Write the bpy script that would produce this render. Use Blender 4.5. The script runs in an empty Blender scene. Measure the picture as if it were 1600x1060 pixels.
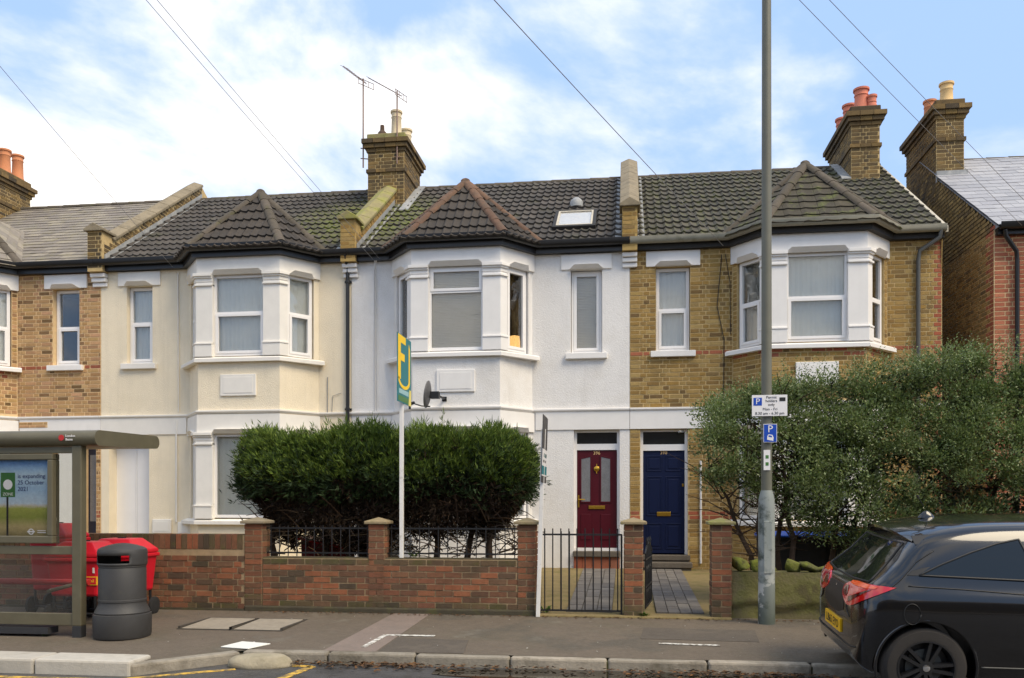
import bpy, bmesh, math, random
import numpy as np
from mathutils import Vector, Matrix, noise
from mathutils.bvhtree import BVHTree
R = random.Random(7)
PI = math.pi
scene = bpy.context.scene
col = scene.collection

# ------------------------------------------------------------------ camera
cam_d = bpy.data.cameras.new('camera'); cam = bpy.data.objects.new('camera', cam_d); col.objects.link(cam)
cam.location = (0, 0, 1.55)
cam.rotation_euler = (PI/2, 0, math.radians(7.697))
cam_d.sensor_width = 36; cam_d.lens = 29.63; cam_d.shift_y = 0.1606
cam_d.clip_start = .05; cam_d.clip_end = 2000
scene.camera = cam
scene.render.resolution_x = 1024; scene.render.resolution_y = 678
# ------------------------------------------------------------------ sky
SUN_EL, SUN_AZ = math.radians(50), math.radians(125)     # azimuth measured clockwise from +Y
world = bpy.data.worlds.new('World'); scene.world = world; world.use_nodes = True
wn = world.node_tree.nodes; wl = world.node_tree.links; wn.clear()
wo = wn.new('ShaderNodeOutputWorld'); bg = wn.new('ShaderNodeBackground'); sky = wn.new('ShaderNodeTexSky')
sky.sky_type = 'NISHITA'; sky.sun_disc = False; sky.sun_elevation = SUN_EL; sky.sun_rotation = SUN_AZ
sky.air_density = 1.0; sky.dust_density = .6; sky.ozone_density = 1.5
tc = wn.new('ShaderNodeTexCoord'); mp = wn.new('ShaderNodeMapping'); mp.inputs['Scale'].default_value = (1, 1, 1.9)
mp.inputs['Location'].default_value = (10.96, 5.68, 4.24)
n1 = wn.new('ShaderNodeTexNoise'); n1.inputs['Scale'].default_value = 2.1; n1.inputs['Detail'].default_value = 9
n1.inputs['Roughness'].default_value = .56; n1.inputs['Distortion'].default_value = .25
rp = wn.new('ShaderNodeValToRGB'); rp.color_ramp.elements[0].position = .42; rp.color_ramp.elements[1].position = .63
rp.color_ramp.interpolation = 'EASE'; rp.color_ramp.elements[0].color = (.06, .06, .06, 1)
tint = wn.new('ShaderNodeMix'); tint.data_type = 'RGBA'; tint.inputs[0].default_value = .82
tint.inputs[7].default_value = (3.6, 5.7, 9.4, 1)
mx = wn.new('ShaderNodeMix'); mx.data_type = 'RGBA'; mx.inputs[7].default_value = (10.9, 10.5, 10.1, 1)
wl.new(tc.outputs['Generated'], mp.inputs['Vector']); wl.new(mp.outputs[0], n1.inputs['Vector'])
wl.new(n1.outputs[0], rp.inputs[0]); wl.new(sky.outputs[0], tint.inputs[6])
wl.new(rp.outputs[0], mx.inputs[0]); wl.new(tint.outputs[2], mx.inputs[6]); wl.new(mx.outputs[2], bg.inputs['Color'])
bg.inputs['Strength'].default_value = .090
wl.new(bg.outputs[0], wo.inputs[0])
# ------------------------------------------------------------------ sun
sd = bpy.data.lights.new('sun', 'SUN'); sd.energy = 2.5; sd.angle = math.radians(34); sd.color = (1, .85, .62)
so = bpy.data.objects.new('sun', sd); col.objects.link(so)
sdir = Vector((math.sin(SUN_AZ)*math.cos(SUN_EL), math.cos(SUN_AZ)*math.cos(SUN_EL), math.sin(SUN_EL)))
so.rotation_euler = sdir.to_track_quat('Z', 'Y').to_euler(); so.location = (4, -6, 14)
vs = scene.view_settings; vs.view_transform = 'Standard'; vs.look = 'None'; vs.gamma = 1; vs.exposure = .50; vs.use_curve_mapping = False
scene.render.engine = 'CYCLES'

# ------------------------------------------------------------------ materials
MATS = {}
def srgb(r, g, b):
    def f(c):
        c /= 255; return c/12.92 if c <= .04045 else ((c+.055)/1.055)**2.4
    return (f(r), f(g), f(b))
def _base(name):
    m = bpy.data.materials.new(name); m.use_nodes = True; MATS[name] = m
    nt = m.node_tree; return m, nt, nt.nodes, nt.links, nt.nodes['Principled BSDF']
def _noise(N, L, vec, scale, detail=5, rough=.6):
    n = N.new('ShaderNodeTexNoise'); n.inputs['Scale'].default_value = scale; n.inputs['Detail'].default_value = detail
    n.inputs['Roughness'].default_value = rough; L.new(vec, n.inputs['Vector']); return n.outputs[0]
def _map(N, L, val, a, b, c, d):
    n = N.new('ShaderNodeMapRange'); n.inputs[1].default_value = a; n.inputs[2].default_value = b
    n.inputs[3].default_value = c; n.inputs[4].default_value = d; L.new(val, n.inputs[0]); return n.outputs[0]
def _mix(N, L, fac, a, b, mode='MIX'):
    n = N.new('ShaderNodeMix'); n.data_type = 'RGBA'; n.blend_type = mode
    for i, x in ((0, fac), (6, a), (7, b)):
        if isinstance(x, (int, float)): n.inputs[i].default_value = x
        elif isinstance(x, tuple): n.inputs[i].default_value = (*x[:3], 1)
        else: L.new(x, n.inputs[i])
    return n.outputs[2]
def _math(N, L, op, a, b=None):
    n = N.new('ShaderNodeMath'); n.operation = op
    for i, x in ((0, a), (1, b)):
        if x is None: continue
        if isinstance(x, (int, float)): n.inputs[i].default_value = x
        else: L.new(x, n.inputs[i])
    return n.outputs[0]
def mat(name, cols, rough=.8, var=.18, vscale=9, bump=0, bscale=80, metallic=0, coat=0, spec=.5, patches=(), streak=0, rvar=0, subsurf=0):
    """cols: one colour or a list; a list gives each piece (object or island) its own colour.
    patches: (colour, scale, lo, hi, strength[, (x,y,z,r)]) stains, moss and wear with a shape of their own."""
    m, nt, N, L, B = _base(name)
    geo = N.new('ShaderNodeNewGeometry'); pos = geo.outputs['Position']
    if isinstance(cols, list):
        oi = N.new('ShaderNodeObjectInfo')
        r = _math(N, L, 'FRACT', _math(N, L, 'ADD', oi.outputs['Random'], _math(N, L, 'MULTIPLY', geo.outputs['Random Per Island'], 7.31)))
        cr = N.new('ShaderNodeValToRGB'); L.new(r, cr.inputs[0]); e = cr.color_ramp.elements
        while len(e) < len(cols): e.new(.5)
        for i, c in enumerate(cols):
            e[i].position = i/(len(cols)-1); e[i].color = (*c, 1)
        c = cr.outputs[0]
    else:
        rgb = N.new('ShaderNodeRGB'); rgb.outputs[0].default_value = (*cols, 1); c = rgb.outputs[0]
    if var:
        a = _noise(N, L, pos, vscale); b = _noise(N, L, pos, vscale*.17, 3)
        s = _math(N, L, 'ADD', _math(N, L, 'MULTIPLY', a, .6), _math(N, L, 'MULTIPLY', b, .4))
        v = _map(N, L, s, .3, .7, 1-var, 1+var)
        cmb = N.new('ShaderNodeCombineXYZ')
        for i in range(3): L.new(v, cmb.inputs[i])
        c = _mix(N, L, 1.0, c, cmb.outputs[0], 'MULTIPLY')
    if streak:
        mpn = N.new('ShaderNodeMapping'); mpn.inputs['Scale'].default_value = (7, 7, .45); L.new(pos, mpn.inputs[0])
        s = _noise(N, L, mpn.outputs[0], 1.0, 4); s = _map(N, L, s, .52, .75, 0, streak)
        c = _mix(N, L, s, c, (.12, .105, .08))
    for p in patches:
        k = _map(N, L, _noise(N, L, pos, p[1], 6, .65), p[2], p[3], 0, p[4])
        if len(p) > 5:
            vm = N.new('ShaderNodeVectorMath'); vm.operation = 'DISTANCE'; L.new(pos, vm.inputs[0]); vm.inputs[1].default_value = p[5][:3]
            k = _math(N, L, 'MULTIPLY', k, _map(N, L, vm.outputs['Value'], p[5][3]*.35, p[5][3], 1, 0))
        c = _mix(N, L, k, c, p[0])
    L.new(c, B.inputs['Base Color'])
    B.inputs['Roughness'].default_value = rough; B.inputs['Metallic'].default_value = metallic
    B.inputs['Specular IOR Level'].default_value = spec
    if rvar:
        L.new(_map(N, L, _noise(N, L, pos, vscale*.6), .3, .7, max(.02, rough-rvar), rough+rvar), B.inputs['Roughness'])
    if coat: B.inputs['Coat Weight'].default_value = coat; B.inputs['Coat Roughness'].default_value = .06
    if bump:
        bn = N.new('ShaderNodeBump'); bn.inputs['Strength'].default_value = bump; bn.inputs['Distance'].default_value = .012
        L.new(_noise(N, L, pos, bscale, 4, .6), bn.inputs['Height']); L.new(bn.outputs[0], B.inputs['Normal'])
    if subsurf:
        B.inputs['Subsurface Weight'].default_value = 0
        tr = N.new('ShaderNodeBsdfTranslucent'); L.new(c, tr.inputs[0]); ms = N.new('ShaderNodeMixShader'); ms.inputs[0].default_value = subsurf
        L.new(B.outputs[0], ms.inputs[1]); L.new(tr.outputs[0], ms.inputs[2]); L.new(ms.outputs[0], N['Material Output'].inputs[0])
    return m
def glass(name, tint=(.9, .95, .93), base=.06, gain=1.0, dirt=0):
    m, nt, N, L, B = _base(name); N.remove(B)
    t = N.new('ShaderNodeBsdfTransparent'); t.inputs[0].default_value = (*tint, 1)
    g = N.new('ShaderNodeBsdfGlossy'); g.inputs['Roughness'].default_value = .015
    fr = N.new('ShaderNodeFresnel'); fr.inputs[0].default_value = 1.5
    k = _math(N, L, 'ADD', _math(N, L, 'MULTIPLY', fr.outputs[0], gain), base)
    geo = N.new('ShaderNodeNewGeometry'); bn = N.new('ShaderNodeBump'); bn.inputs['Strength'].default_value = .04; bn.inputs['Distance'].default_value = .02
    L.new(_noise(N, L, geo.outputs['Position'], 1.6, 2), bn.inputs['Height']); L.new(bn.outputs[0], g.inputs['Normal'])
    ms = N.new('ShaderNodeMixShader'); L.new(k, ms.inputs[0]); L.new(t.outputs[0], ms.inputs[1]); L.new(g.outputs[0], ms.inputs[2])
    out = ms.outputs[0]
    if dirt:
        d = N.new('ShaderNodeBsdfDiffuse'); d.inputs[0].default_value = (.5, .46, .38, 1)
        m2 = N.new('ShaderNodeMixShader'); L.new(_map(N, L, _noise(N, L, geo.outputs['Position'], 3, 6), .4, .8, dirt*.4, dirt), m2.inputs[0])
        L.new(out, m2.inputs[1]); L.new(d.outputs[0], m2.inputs[2]); out = m2.outputs[0]
    L.new(out, N['Material Output'].inputs[0]); return m

MOSS = srgb(112, 122, 30); MOSSD = srgb(84, 86, 34)
mat('white_render', (.80, .775, .74), .85, .05, 3, .7, 55, streak=.09, patches=((srgb(205, 198, 186), 1.1, .5, .75, .5), (srgb(170, 160, 145), 5, .66, .78, .35)))
mat('cream_render', (.85, .745, .56), .88, .06, 4, .9, 60, streak=.09, patches=((srgb(214, 198, 164), 1.2, .5, .75, .3), (srgb(176, 158, 124), 5, .70, .8, .25)))
mat('white_paint', (.81, .785, .75), .6, .05, 5, streak=.04)
mat('upvc', (.84, .82, .80), .35, .03, 4)
mat('cream_paint', (.79, .755, .69), .65, .06, 5)
mat('interior', (.22, .19, .155), .9, .1, 3)
mat('mortar_yellow', srgb(196, 170, 120), .95, .25, 12, .5, 120)
mat('mortar_tan', srgb(220, 190, 144), .95, .12, 12, .5, 120)
mat('mortar_wall', srgb(164, 142, 110), .95, .3, 9, .5, 120, patches=((MOSSD, 5, .5, .7, .5),))
stock = [srgb(*c) for c in ((158, 126, 70), (170, 140, 84), (140, 110, 62), (164, 130, 68), (112, 88, 54), (178, 150, 94), (150, 118, 62), (164, 136, 80))]
mat('brick_stock', stock, .93, .22, 22, .6, 130, patches=((srgb(92, 76, 46), 1.3, .54, .74, .5), (srgb(70, 56, 32), 14, .66, .74, .6)))
tan = [srgb(*c) for c in ((186, 148, 100), (170, 132, 86), (196, 160, 112), (160, 122, 82), (180, 142, 96), (190, 146, 108), (108, 84, 52), (192, 148, 112), (178, 146, 92))]
mat('brick_tan', tan, .93, .2, 22, .5, 130)
mat('brick_red', [srgb(*c) for c in ((166, 92, 64), (150, 80, 56), (174, 104, 74), (144, 84, 62), (164, 96, 68))], .93, .2, 22, .5, 130)
mat('brick_front_red', [srgb(*c) for c in ((176, 104, 76), (158, 88, 64), (188, 118, 88), (164, 104, 74), (180, 110, 84))], .93, .2, 22, .5, 130)
mat('brick_flank', [srgb(*c) for c in ((158, 130, 78), (132, 108, 66), (174, 144, 88), (112, 92, 60), (164, 132, 74))], .95, .25, 16, .5, 130)
wallb = [srgb(*c) for c in ((134, 88, 60), (106, 76, 56), (148, 90, 60), (92, 73, 56), (121, 88, 64), (152, 93, 62), (80, 68, 53), (128, 80, 58), (110, 85, 63))]
mat('brick_wall', wallb, .92, .25, 26, .6, 140, patches=((srgb(66, 62, 40), 2.0, .54, .72, .6), (srgb(190, 180, 165), 9, .70, .78, .35)))
mat('brick_wall_mossy', [srgb(*c) for c in ((84, 76, 50), (102, 82, 60), (76, 68, 50), (110, 84, 62), (70, 62, 48))], .95, .25, 20, .6, 120, patches=((MOSSD, 7, .5, .66, .55),))
mat('plinth', srgb(72, 66, 52), .95, .25, 8, .5, 60, patches=((MOSSD, 4, .5, .7, .5),))
tilec = [srgb(*c) for c in ((75, 70, 65), (67, 63, 58), (83, 77, 71), (61, 57, 53), (78, 72, 66))]
mat('tile_brown', tilec, .9, .22, 9, .4, 90, patches=((srgb(150, 145, 130), 26, .68, .76, .35), (MOSS, 11, .44, .60, .8, (-5.1, 16.6, 7.4, 2.1)), (MOSSD, 3, .55, .7, .25)))
mat('tile_bay', [srgb(*c) for c in ((68, 62, 56), (61, 56, 51), (74, 67, 60))], .9, .22, 9, .4, 90, patches=((srgb(150, 145, 130), 26, .70, .78, .3),))
mat('tile_mossy', [srgb(*c) for c in ((77, 73, 64), (69, 66, 58), (85, 80, 69), (62, 59, 52))], .92, .25, 9, .4, 90, patches=((srgb(96, 100, 48), 7, .5, .66, .6), (srgb(160, 155, 138), 26, .67, .75, .4)))
mat('tile_bay_mossy', [srgb(*c) for c in ((70, 65, 54), (63, 59, 49), (77, 71, 57))], .92, .25, 9, .4, 90, patches=((srgb(100, 108, 50), 5, .52, .66, .6),))
mat('hip_grey', [srgb(*c) for c in ((88, 80, 69), (80, 73, 62), (96, 87, 76))], .93, .25, 12, .5, 60, patches=((MOSSD, 5, .55, .7, .5),))
mat('hip_terracotta', [srgb(*c) for c in ((108, 82, 64), (96, 72, 58), (118, 90, 70))], .93, .28, 12, .5, 60, patches=((srgb(84, 74, 62), 5, .45, .65, .6),))
mat('slate_old', [srgb(*c) for c in ((140, 132, 120), (128, 121, 112), (150, 141, 126), (120, 112, 105), (134, 126, 116))], .88, .2, 10, .3, 70, patches=((srgb(136, 128, 88), 4, .50, .68, .45),))
mat('slate_new', [srgb(*c) for c in ((158, 158, 162), (150, 150, 155), (166, 166, 169), (146, 147, 152))], .6, .08, 6)
mat('deck', (.035, .032, .028), .95, 0)
mat('lead', srgb(150, 152, 152), .6, .2, 10, patches=((srgb(210, 205, 195), 5, .5, .7, .5),))
mat('mortar_light', srgb(190, 182, 165), .95, .15, 10, .5, 60)
mat('coping', srgb(138, 126, 104), .95, .22, 10, .5, 50, patches=((srgb(84, 78, 64), 3, .5, .7, .6),))
mat('coping_moss', srgb(140, 130, 92), .95, .22, 10, .5, 50, patches=((srgb(150, 152, 60), 3, .46, .62, .7), (srgb(90, 84, 66), 6, .55, .7, .5)))
mat('parapet_yellow', srgb(178, 150, 92), .95, .2, 7, .4, 60, patches=((srgb(96, 80, 50), 4, .5, .68, .6),))
mat('black_plastic', (.012, .012, .013), .38, .1, 6)
mat('grey_gutter', srgb(146, 142, 126), .6, .15, 8, patches=((srgb(96, 96, 70), 5, .55, .7, .5),))
mat('grey_pipe', srgb(84, 84, 80), .5, .12, 8)
mat('dark_fascia', (.02, .018, .016), .7, .1, 6)
mat('pot_cream', srgb(214, 196, 162), .8, .12, 10); mat('pot_red', srgb(206, 122, 96), .8, .12, 10); mat('pot_orange', srgb(204, 134, 92), .8, .12, 10); mat('pot_buff', srgb(226, 190, 132), .8, .1, 10)
mat('brick_chimney', [srgb(*c) for c in ((120, 98, 60), (92, 76, 52), (138, 112, 68), (74, 64, 48), (108, 88, 56), (128, 104, 58))], .95, .25, 14, .5, 130, patches=((srgb(58, 52, 42), 2.2, .50, .66, .6),))
mat('aerial', srgb(128, 104, 92), .5, .1, 8, metallic=.3)
mat('curtain_net', (.88, .86, .80), .9, .06, 4)
mat('curtain_white', (.86, .83, .78), .9, .05, 5)
mat('blind', (.74, .66, .56), .7, .06, 4)
mat('curtain_brown', (.20, .13, .07), .9, .15, 8)
glass('window_glass', (.97, .98, .97), base=.03, gain=.8); glass('shelter_glass', (.92, .93, .91), base=.01, gain=.6, dirt=.05); glass('clear_glass', (.97, .97, .97), base=.0, gain=.5)
mat('fanlight_dark', (.02, .02, .02), .15, .1, 5)
mat('door_red', srgb(76, 8, 24), .45, .06, 5, spec=.3); mat('door_blue', srgb(6, 20, 56), .45, .06, 5, spec=.3); mat('door_navy', srgb(28, 32, 52), .4, .06, 5)
mat('frosted', srgb(118, 118, 120), .35, .25, 40, .3, 60)
mat('brass', srgb(206, 160, 62), .3, .1, 20, metallic=.9)
mat('stone_step', srgb(96, 88, 78), .9, .25, 8, .4, 40); mat('terracotta_step', [srgb(150, 84, 60), srgb(136, 100, 84), srgb(160, 92, 64)], .9, .2, 10)
mat('iron', (.014, .014, .015), .45, .2, 20)
mat('cap_stone', srgb(146, 130, 100), .93, .2, 10, .5, 50, patches=((srgb(120, 118, 70), 6, .52, .68, .55),))
mat('cap_mossy', srgb(140, 130, 92), .95, .2, 10, .6, 40, patches=((srgb(120, 128, 48), 8, .45, .62, .7),))
mat('paver', [srgb(112, 107, 102), srgb(98, 94, 91), srgb(120, 115, 109), srgb(104, 99, 95)], .75, .18, 10, .3, 60)
mat('mossy_concrete', srgb(128, 112, 74), .93, .25, 5, .4, 40, patches=((MOSSD, 3, .5, .68, .6), (srgb(70, 62, 44), 5, .58, .72, .5)))
mat('garden_soil', srgb(88, 76, 54), .95, .3, 6, .6, 30, patches=((MOSSD, 3, .5, .65, .6),))
mat('asphalt_path', srgb(104, 93, 79), .82, .20, 34, .7, 200, patches=((srgb(84, 80, 60), 1.1, .50, .68, .55), (srgb(78, 74, 68), .55, .52, .58, .45), (srgb(132, 124, 110), 2.2, .58, .68, .45), (srgb(172, 166, 154), 34, .70, .74, .55), (srgb(60, 56, 50), 21, .70, .75, .5)), rvar=.15)
mat('asphalt_dark', srgb(88, 80, 70), .85, .2, 30, .6, 200, patches=((srgb(110, 100, 86), 4, .52, .68, .5),))
mat('asphalt_patch', srgb(128, 114, 104), .85, .14, 30, .5, 200, patches=((srgb(96, 92, 84), 3, .55, .7, .4),))
mat('asphalt_road', srgb(76, 74, 72), .55, .22, 20, .5, 200, rvar=.3, patches=((srgb(50, 46, 40), 1.6, .48, .62, .6),))
mat('kerb_stone', [srgb(150, 142, 128), srgb(138, 130, 116), srgb(160, 150, 134)], .9, .25, 14, .6, 60, patches=((srgb(86, 78, 60), 3, .5, .66, .7),))
mat('kerb_new', [srgb(184, 178, 166), srgb(176, 170, 158)], .9, .12, 14, .3, 60, patches=((srgb(120, 108, 84), 3, .56, .7, .6),))
mat('manhole', srgb(150, 140, 124), .85, .2, 14, .5, 90); mat('manhole_frame', srgb(72, 66, 58), .8, .2, 12)
mat('line_white', (.70, .68, .62), .8, .25, 18, patches=((srgb(112, 104, 92), 16, .44, .58, .85),))
mat('line_yellow', srgb(206, 166, 66), .8, .2, 14, patches=((srgb(90, 82, 70), 11, .44, .56, .85),))
mat('white_board', (.8, .8, .74), .5, .04, 5)
mat('boulder', srgb(158, 148, 126), .95, .2, 9, .6, 40, patches=((srgb(112, 106, 78), 5, .5, .68, .5),))
mat('leaf_litter', [srgb(92, 62, 36), srgb(70, 50, 32), srgb(120, 84, 46), srgb(52, 42, 32), srgb(104, 74, 48)], .9, .2, 20)
m_, nt_, N_, L_, B_ = _base('water'); B_.inputs['Base Color'].default_value = (.02, .017, .012, 1); B_.inputs['Roughness'].default_value = .03
mat('shelter_grey', srgb(104, 98, 78), .45, .12, 6, metallic=.2, patches=((srgb(130, 122, 100), 3, .55, .7, .3),))
mat('dark_foot', (.03, .03, .032), .6, .1, 8)
mat('bench_red', srgb(190, 46, 44), .4, .08, 8)
mat('bin_grey', srgb(58, 57, 56), .55, .16, 7, .25, 120, patches=((srgb(96, 92, 70), 3, .6, .75, .4),))
mat('bin_hollow', (.006, .006, .006), .9, 0)
mat('post_red', srgb(206, 26, 44), .42, .08, 6); mat('post_yellow', srgb(236, 190, 40), .5, .05, 6)
mat('rubber', (.018, .018, .018), .8, .2, 20, .2, 90); mat('tyre', srgb(50, 46, 42), .85, .15, 20, .2, 90)
mat('wheel_black', (.012, .012, .013), .28, .05, 9, coat=.6); mat('chrome', (.75, .75, .76), .15, 0, metallic=1)
mat('car_paint', (.006, .006, .007), .22, 0, coat=1.0, spec=.25); mat('car_trim', (.010, .010, .010), .45, .1, 20)
mat('car_glass', (.008, .010, .010), .04, 0, spec=.55); mat('tail_red', srgb(206, 14, 18), .12, .06, 20, coat=1.0); mat('tail_dark', srgb(80, 8, 10), .12, 0, coat=1.0); mat('tail_amber', srgb(240, 90, 40), .12, 0, coat=1.0)
mat('plate_yellow', srgb(240, 184, 20), .4, .03, 9); mat('ink', (.01, .01, .012), .6, 0)
mat('lamp_green', srgb(104, 103, 90), .5, .1, 5, patches=((srgb(80, 82, 66), 2, .5, .7, .4),)); mat('lamp_base', srgb(78, 86, 78), .6, .15, 8, patches=((srgb(208, 206, 198), 4.2, .50, .54, .9, (1.6, 9.9, .1, 1.15)), (srgb(150, 156, 152), 2.6, .42, .5, .8, (1.6, 9.9, 1.2, 1.0))))
mat('sign_blue', srgb(18, 72, 176), .4, .03, 6); mat('sign_white', (.82, .8, .79), .4, .03, 6); mat('sign_back', (.25, .26, .26), .5, 0)
mat('board_teal', srgb(20, 116, 124), .5, .05, 6); mat('board_yellow', srgb(250, 206, 10), .5, .04, 6); mat('board_green', srgb(70, 120, 60), .5, .05, 6); mat('board_lightyellow', srgb(232, 214, 110), .5, 0); mat('board_pale', srgb(150, 190, 196), .5, 0)
mat('board_dark', srgb(66, 64, 64), .5, .1, 8)
mat('post_white', (.76, .74, .70), .7, .1, 8, patches=((srgb(140, 130, 110), 9, .6, .7, .6),))
mat('hedge_green', [srgb(76, 100, 32), srgb(110, 134, 46), srgb(50, 72, 28), srgb(138, 156, 62), srgb(84, 108, 38), srgb(40, 58, 26)], .7, .2, 5, subsurf=.25)
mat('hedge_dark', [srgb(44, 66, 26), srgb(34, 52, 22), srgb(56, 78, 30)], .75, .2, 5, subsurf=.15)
mat('hedge_brown', [srgb(56, 40, 26), srgb(42, 30, 22), srgb(72, 50, 30), srgb(50, 42, 24), srgb(86, 62, 36)], .9, .2, 5)
mat('bark', srgb(70, 54, 40), .95, .3, 14, .6, 60)
mat('bush_leaf', [srgb(98, 118, 66), srgb(118, 136, 80), srgb(74, 94, 50), srgb(140, 154, 100), srgb(92, 112, 54), srgb(130, 142, 76), srgb(54, 70, 38), srgb(158, 168, 118)], .42, .25, 3, subsurf=.25)
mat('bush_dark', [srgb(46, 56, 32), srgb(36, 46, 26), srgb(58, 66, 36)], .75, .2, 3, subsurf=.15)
mat('weed', [srgb(92, 116, 40), srgb(70, 96, 34)], .7, .2, 9, subsurf=.2)
mat('moss_wall', srgb(112, 104, 72), .95, .25, 3, .7, 30, patches=((srgb(104, 108, 40), 2.6, .46, .62, .7), (srgb(150, 140, 104), 6, .6, .72, .4), (srgb(78, 66, 50), 2.6, .56, .66, .7)))
mat('moss_rock', [srgb(96, 98, 44), srgb(82, 82, 46), srgb(108, 110, 50), srgb(88, 82, 60)], .95, .35, 9, 1.0, 45, patches=((srgb(116, 124, 36), 7, .46, .62, .8), (srgb(58, 52, 38), 11, .55, .68, .7)))
mat('bin_blue', srgb(28, 92, 200), .45, .06, 6); mat('bin_body', srgb(92, 94, 98), .6, .1, 6); mat('bin_black', (.02, .02, .022), .6, .1, 6); mat('box_red', srgb(112, 24, 26), .6, .15, 6)
mat('wire', (.26, .26, .27), .6, 0); mat('cable_white', (.7, .68, .65), .6, 0)
mat('dish', srgb(86, 86, 88), .5, .08, 8)
m_, nt_, N_, L_, B_ = _base('bulb'); B_.inputs['Emission Color'].default_value = (1, .55, .18, 1); B_.inputs['Emission Strength'].default_value = 3.0; B_.inputs['Base Color'].default_value = (.9, .7, .4, 1)

# ------------------------------------------------------------------ mesh tools
class MB:
    def __init__(s): s.v = []; s.f = []; s.M = None
    def add(s, vs, fs):
        o = len(s.v)
        if s.M is not None: vs = [s.M @ Vector(p) for p in vs]
        s.v += [tuple(p) for p in vs]; s.f += [tuple(i+o for i in f) for f in fs]
    def box(s, x0, x1, y0, y1, z0, z1):
        s.add([(x0,y0,z0),(x1,y0,z0),(x1,y1,z0),(x0,y1,z0),(x0,y0,z1),(x1,y0,z1),(x1,y1,z1),(x0,y1,z1)],
              [(3,2,1,0),(4,5,6,7),(0,1,5,4),(1,2,6,5),(2,3,7,6),(3,0,4,7)]); return s
    def prism(s, pts, ext):
        n = len(pts); e = Vector(ext); p = [Vector(q) for q in pts]
        s.add(p+[q+e for q in p], [tuple(range(n))[::-1], tuple(range(n, 2*n))]+[(i, (i+1) % n, n+(i+1) % n, n+i) for i in range(n)]); return s
    def poly(s, pts): s.add(pts, [tuple(range(len(pts)))]); return s
    def tube(s, pts, r, n=8, cap=True):
        P = [Vector(p) for p in pts]; rs = r if isinstance(r, (list, tuple)) else [r]*len(P); vs = []
        up = None
        for i, p in enumerate(P):
            d = (P[min(i+1, len(P)-1)]-P[max(i-1, 0)]).normalized()
            if up is None: up = Vector((0,0,1)) if abs(d.z) < .9 else Vector((1,0,0))
            a = d.cross(up).normalized(); b = a.cross(d).normalized(); up = b
            vs += [p+(a*math.cos(2*PI*k/n)+b*math.sin(2*PI*k/n))*rs[i] for k in range(n)]
        fs = [(i*n+k, i*n+(k+1) % n, (i+1)*n+(k+1) % n, (i+1)*n+k) for i in range(len(P)-1) for k in range(n)]
        if cap: fs += [tuple(range(n))[::-1], tuple(range((len(P)-1)*n, len(P)*n))]
        s.add(vs, fs); return s
    def lathe(s, prof, c=(0,0,0), n=24, axis='z', caps=True):
        c = Vector(c); vs = []
        for r, h in prof:
            for k in range(n):
                a = 2*PI*k/n; x, y = r*math.cos(a), r*math.sin(a)
                vs.append(c+(Vector((x, y, h)) if axis == 'z' else Vector((x, h, y)) if axis == 'y' else Vector((h, x, y))))
        fs = [(i*n+k, i*n+(k+1) % n, (i+1)*n+(k+1) % n, (i+1)*n+k) for i in range(len(prof)-1) for k in range(n)]
        if caps and prof[0][0] > 1e-5: fs.append(tuple(range(n))[::-1])
        if caps and prof[-1][0] > 1e-5: fs.append(tuple(range((len(prof)-1)*n, len(prof)*n)))
        s.add(vs, fs); return s
    def sweep(s, prof, path, z=0, closed=True, normals=None):
        """prof: (out, height) pairs; path: plan points; 'out' is to the right-hand side of travel (towards the street)."""
        P = [Vector((p[0], p[1])) for p in path]; m = len(prof); vs = []
        for i, p in enumerate(P):
            ns = []
            if i > 0: d = (p-P[i-1]).normalized(); ns.append(Vector((d.y, -d.x)))
            if i < len(P)-1: d = (P[i+1]-p).normalized(); ns.append(Vector((d.y, -d.x)))
            nn = sum(ns, Vector((0, 0))); nn.normalize(); k = 1/max(.3, nn.dot(ns[0]))
            for o, h in prof: q = p+nn*o*k; vs.append((q.x, q.y, z+h))
        fs = [(i*m+k, (i+1)*m+k, (i+1)*m+(k+1) % m, i*m+(k+1) % m) for i in range(len(P)-1) for k in range(m)]
        fs += [tuple(range(m)), tuple(range((len(P)-1)*m, len(P)*m))[::-1]]
        s.add(vs, fs); return s
    def mesh(s, name, m, smooth=False, fix=True):
        me = bpy.data.meshes.new(name); me.from_pydata(s.v, [], s.f)
        if fix:
            b = bmesh.new(); b.from_mesh(me); bmesh.ops.recalc_face_normals(b, faces=b.faces); b.to_mesh(me); b.free()
        me.materials.append(MATS[m])
        if smooth:
            me.polygons.foreach_set('use_smooth', [True]*len(me.polygons))
            if smooth != 'all': me.set_sharp_from_angle(angle=math.radians(smooth if smooth is not True else 40))
        return me
    def build(s, name, m, parent=None, smooth=False, bevel=0, fix=True, kind=None):
        o = link(name, s.mesh(name, m, smooth, fix), parent)
        if bevel:
            b = o.modifiers.new('bevel', 'BEVEL'); b.width = bevel; b.segments = 2; b.limit_method = 'ANGLE'
        if kind: o['kind'] = kind
        return o
ROOT = {}
def link(name, data, parent=None, M=None):
    o = bpy.data.objects.new(name, data); col.objects.link(o)
    if parent is not None:
        o.parent = parent
        if parent.name in ROOT: o.matrix_parent_inverse = ROOT[parent.name]
    if M is not None: o.matrix_basis = M
    return o
def thing(name, label, cat, loc=(0,0,0), group=None):
    o = bpy.data.objects.new(name, None); col.objects.link(o); o.location = loc; o.empty_display_size = .2
    ROOT[o.name] = Matrix.Translation(-Vector(loc)); return tag(o, label, cat, group)
def tag(o, label, cat, group=None):
    o['label'] = label; o['category'] = cat
    if group: o['group'] = group
    return o
def struct(o): o['kind'] = 'structure'; return o
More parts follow.
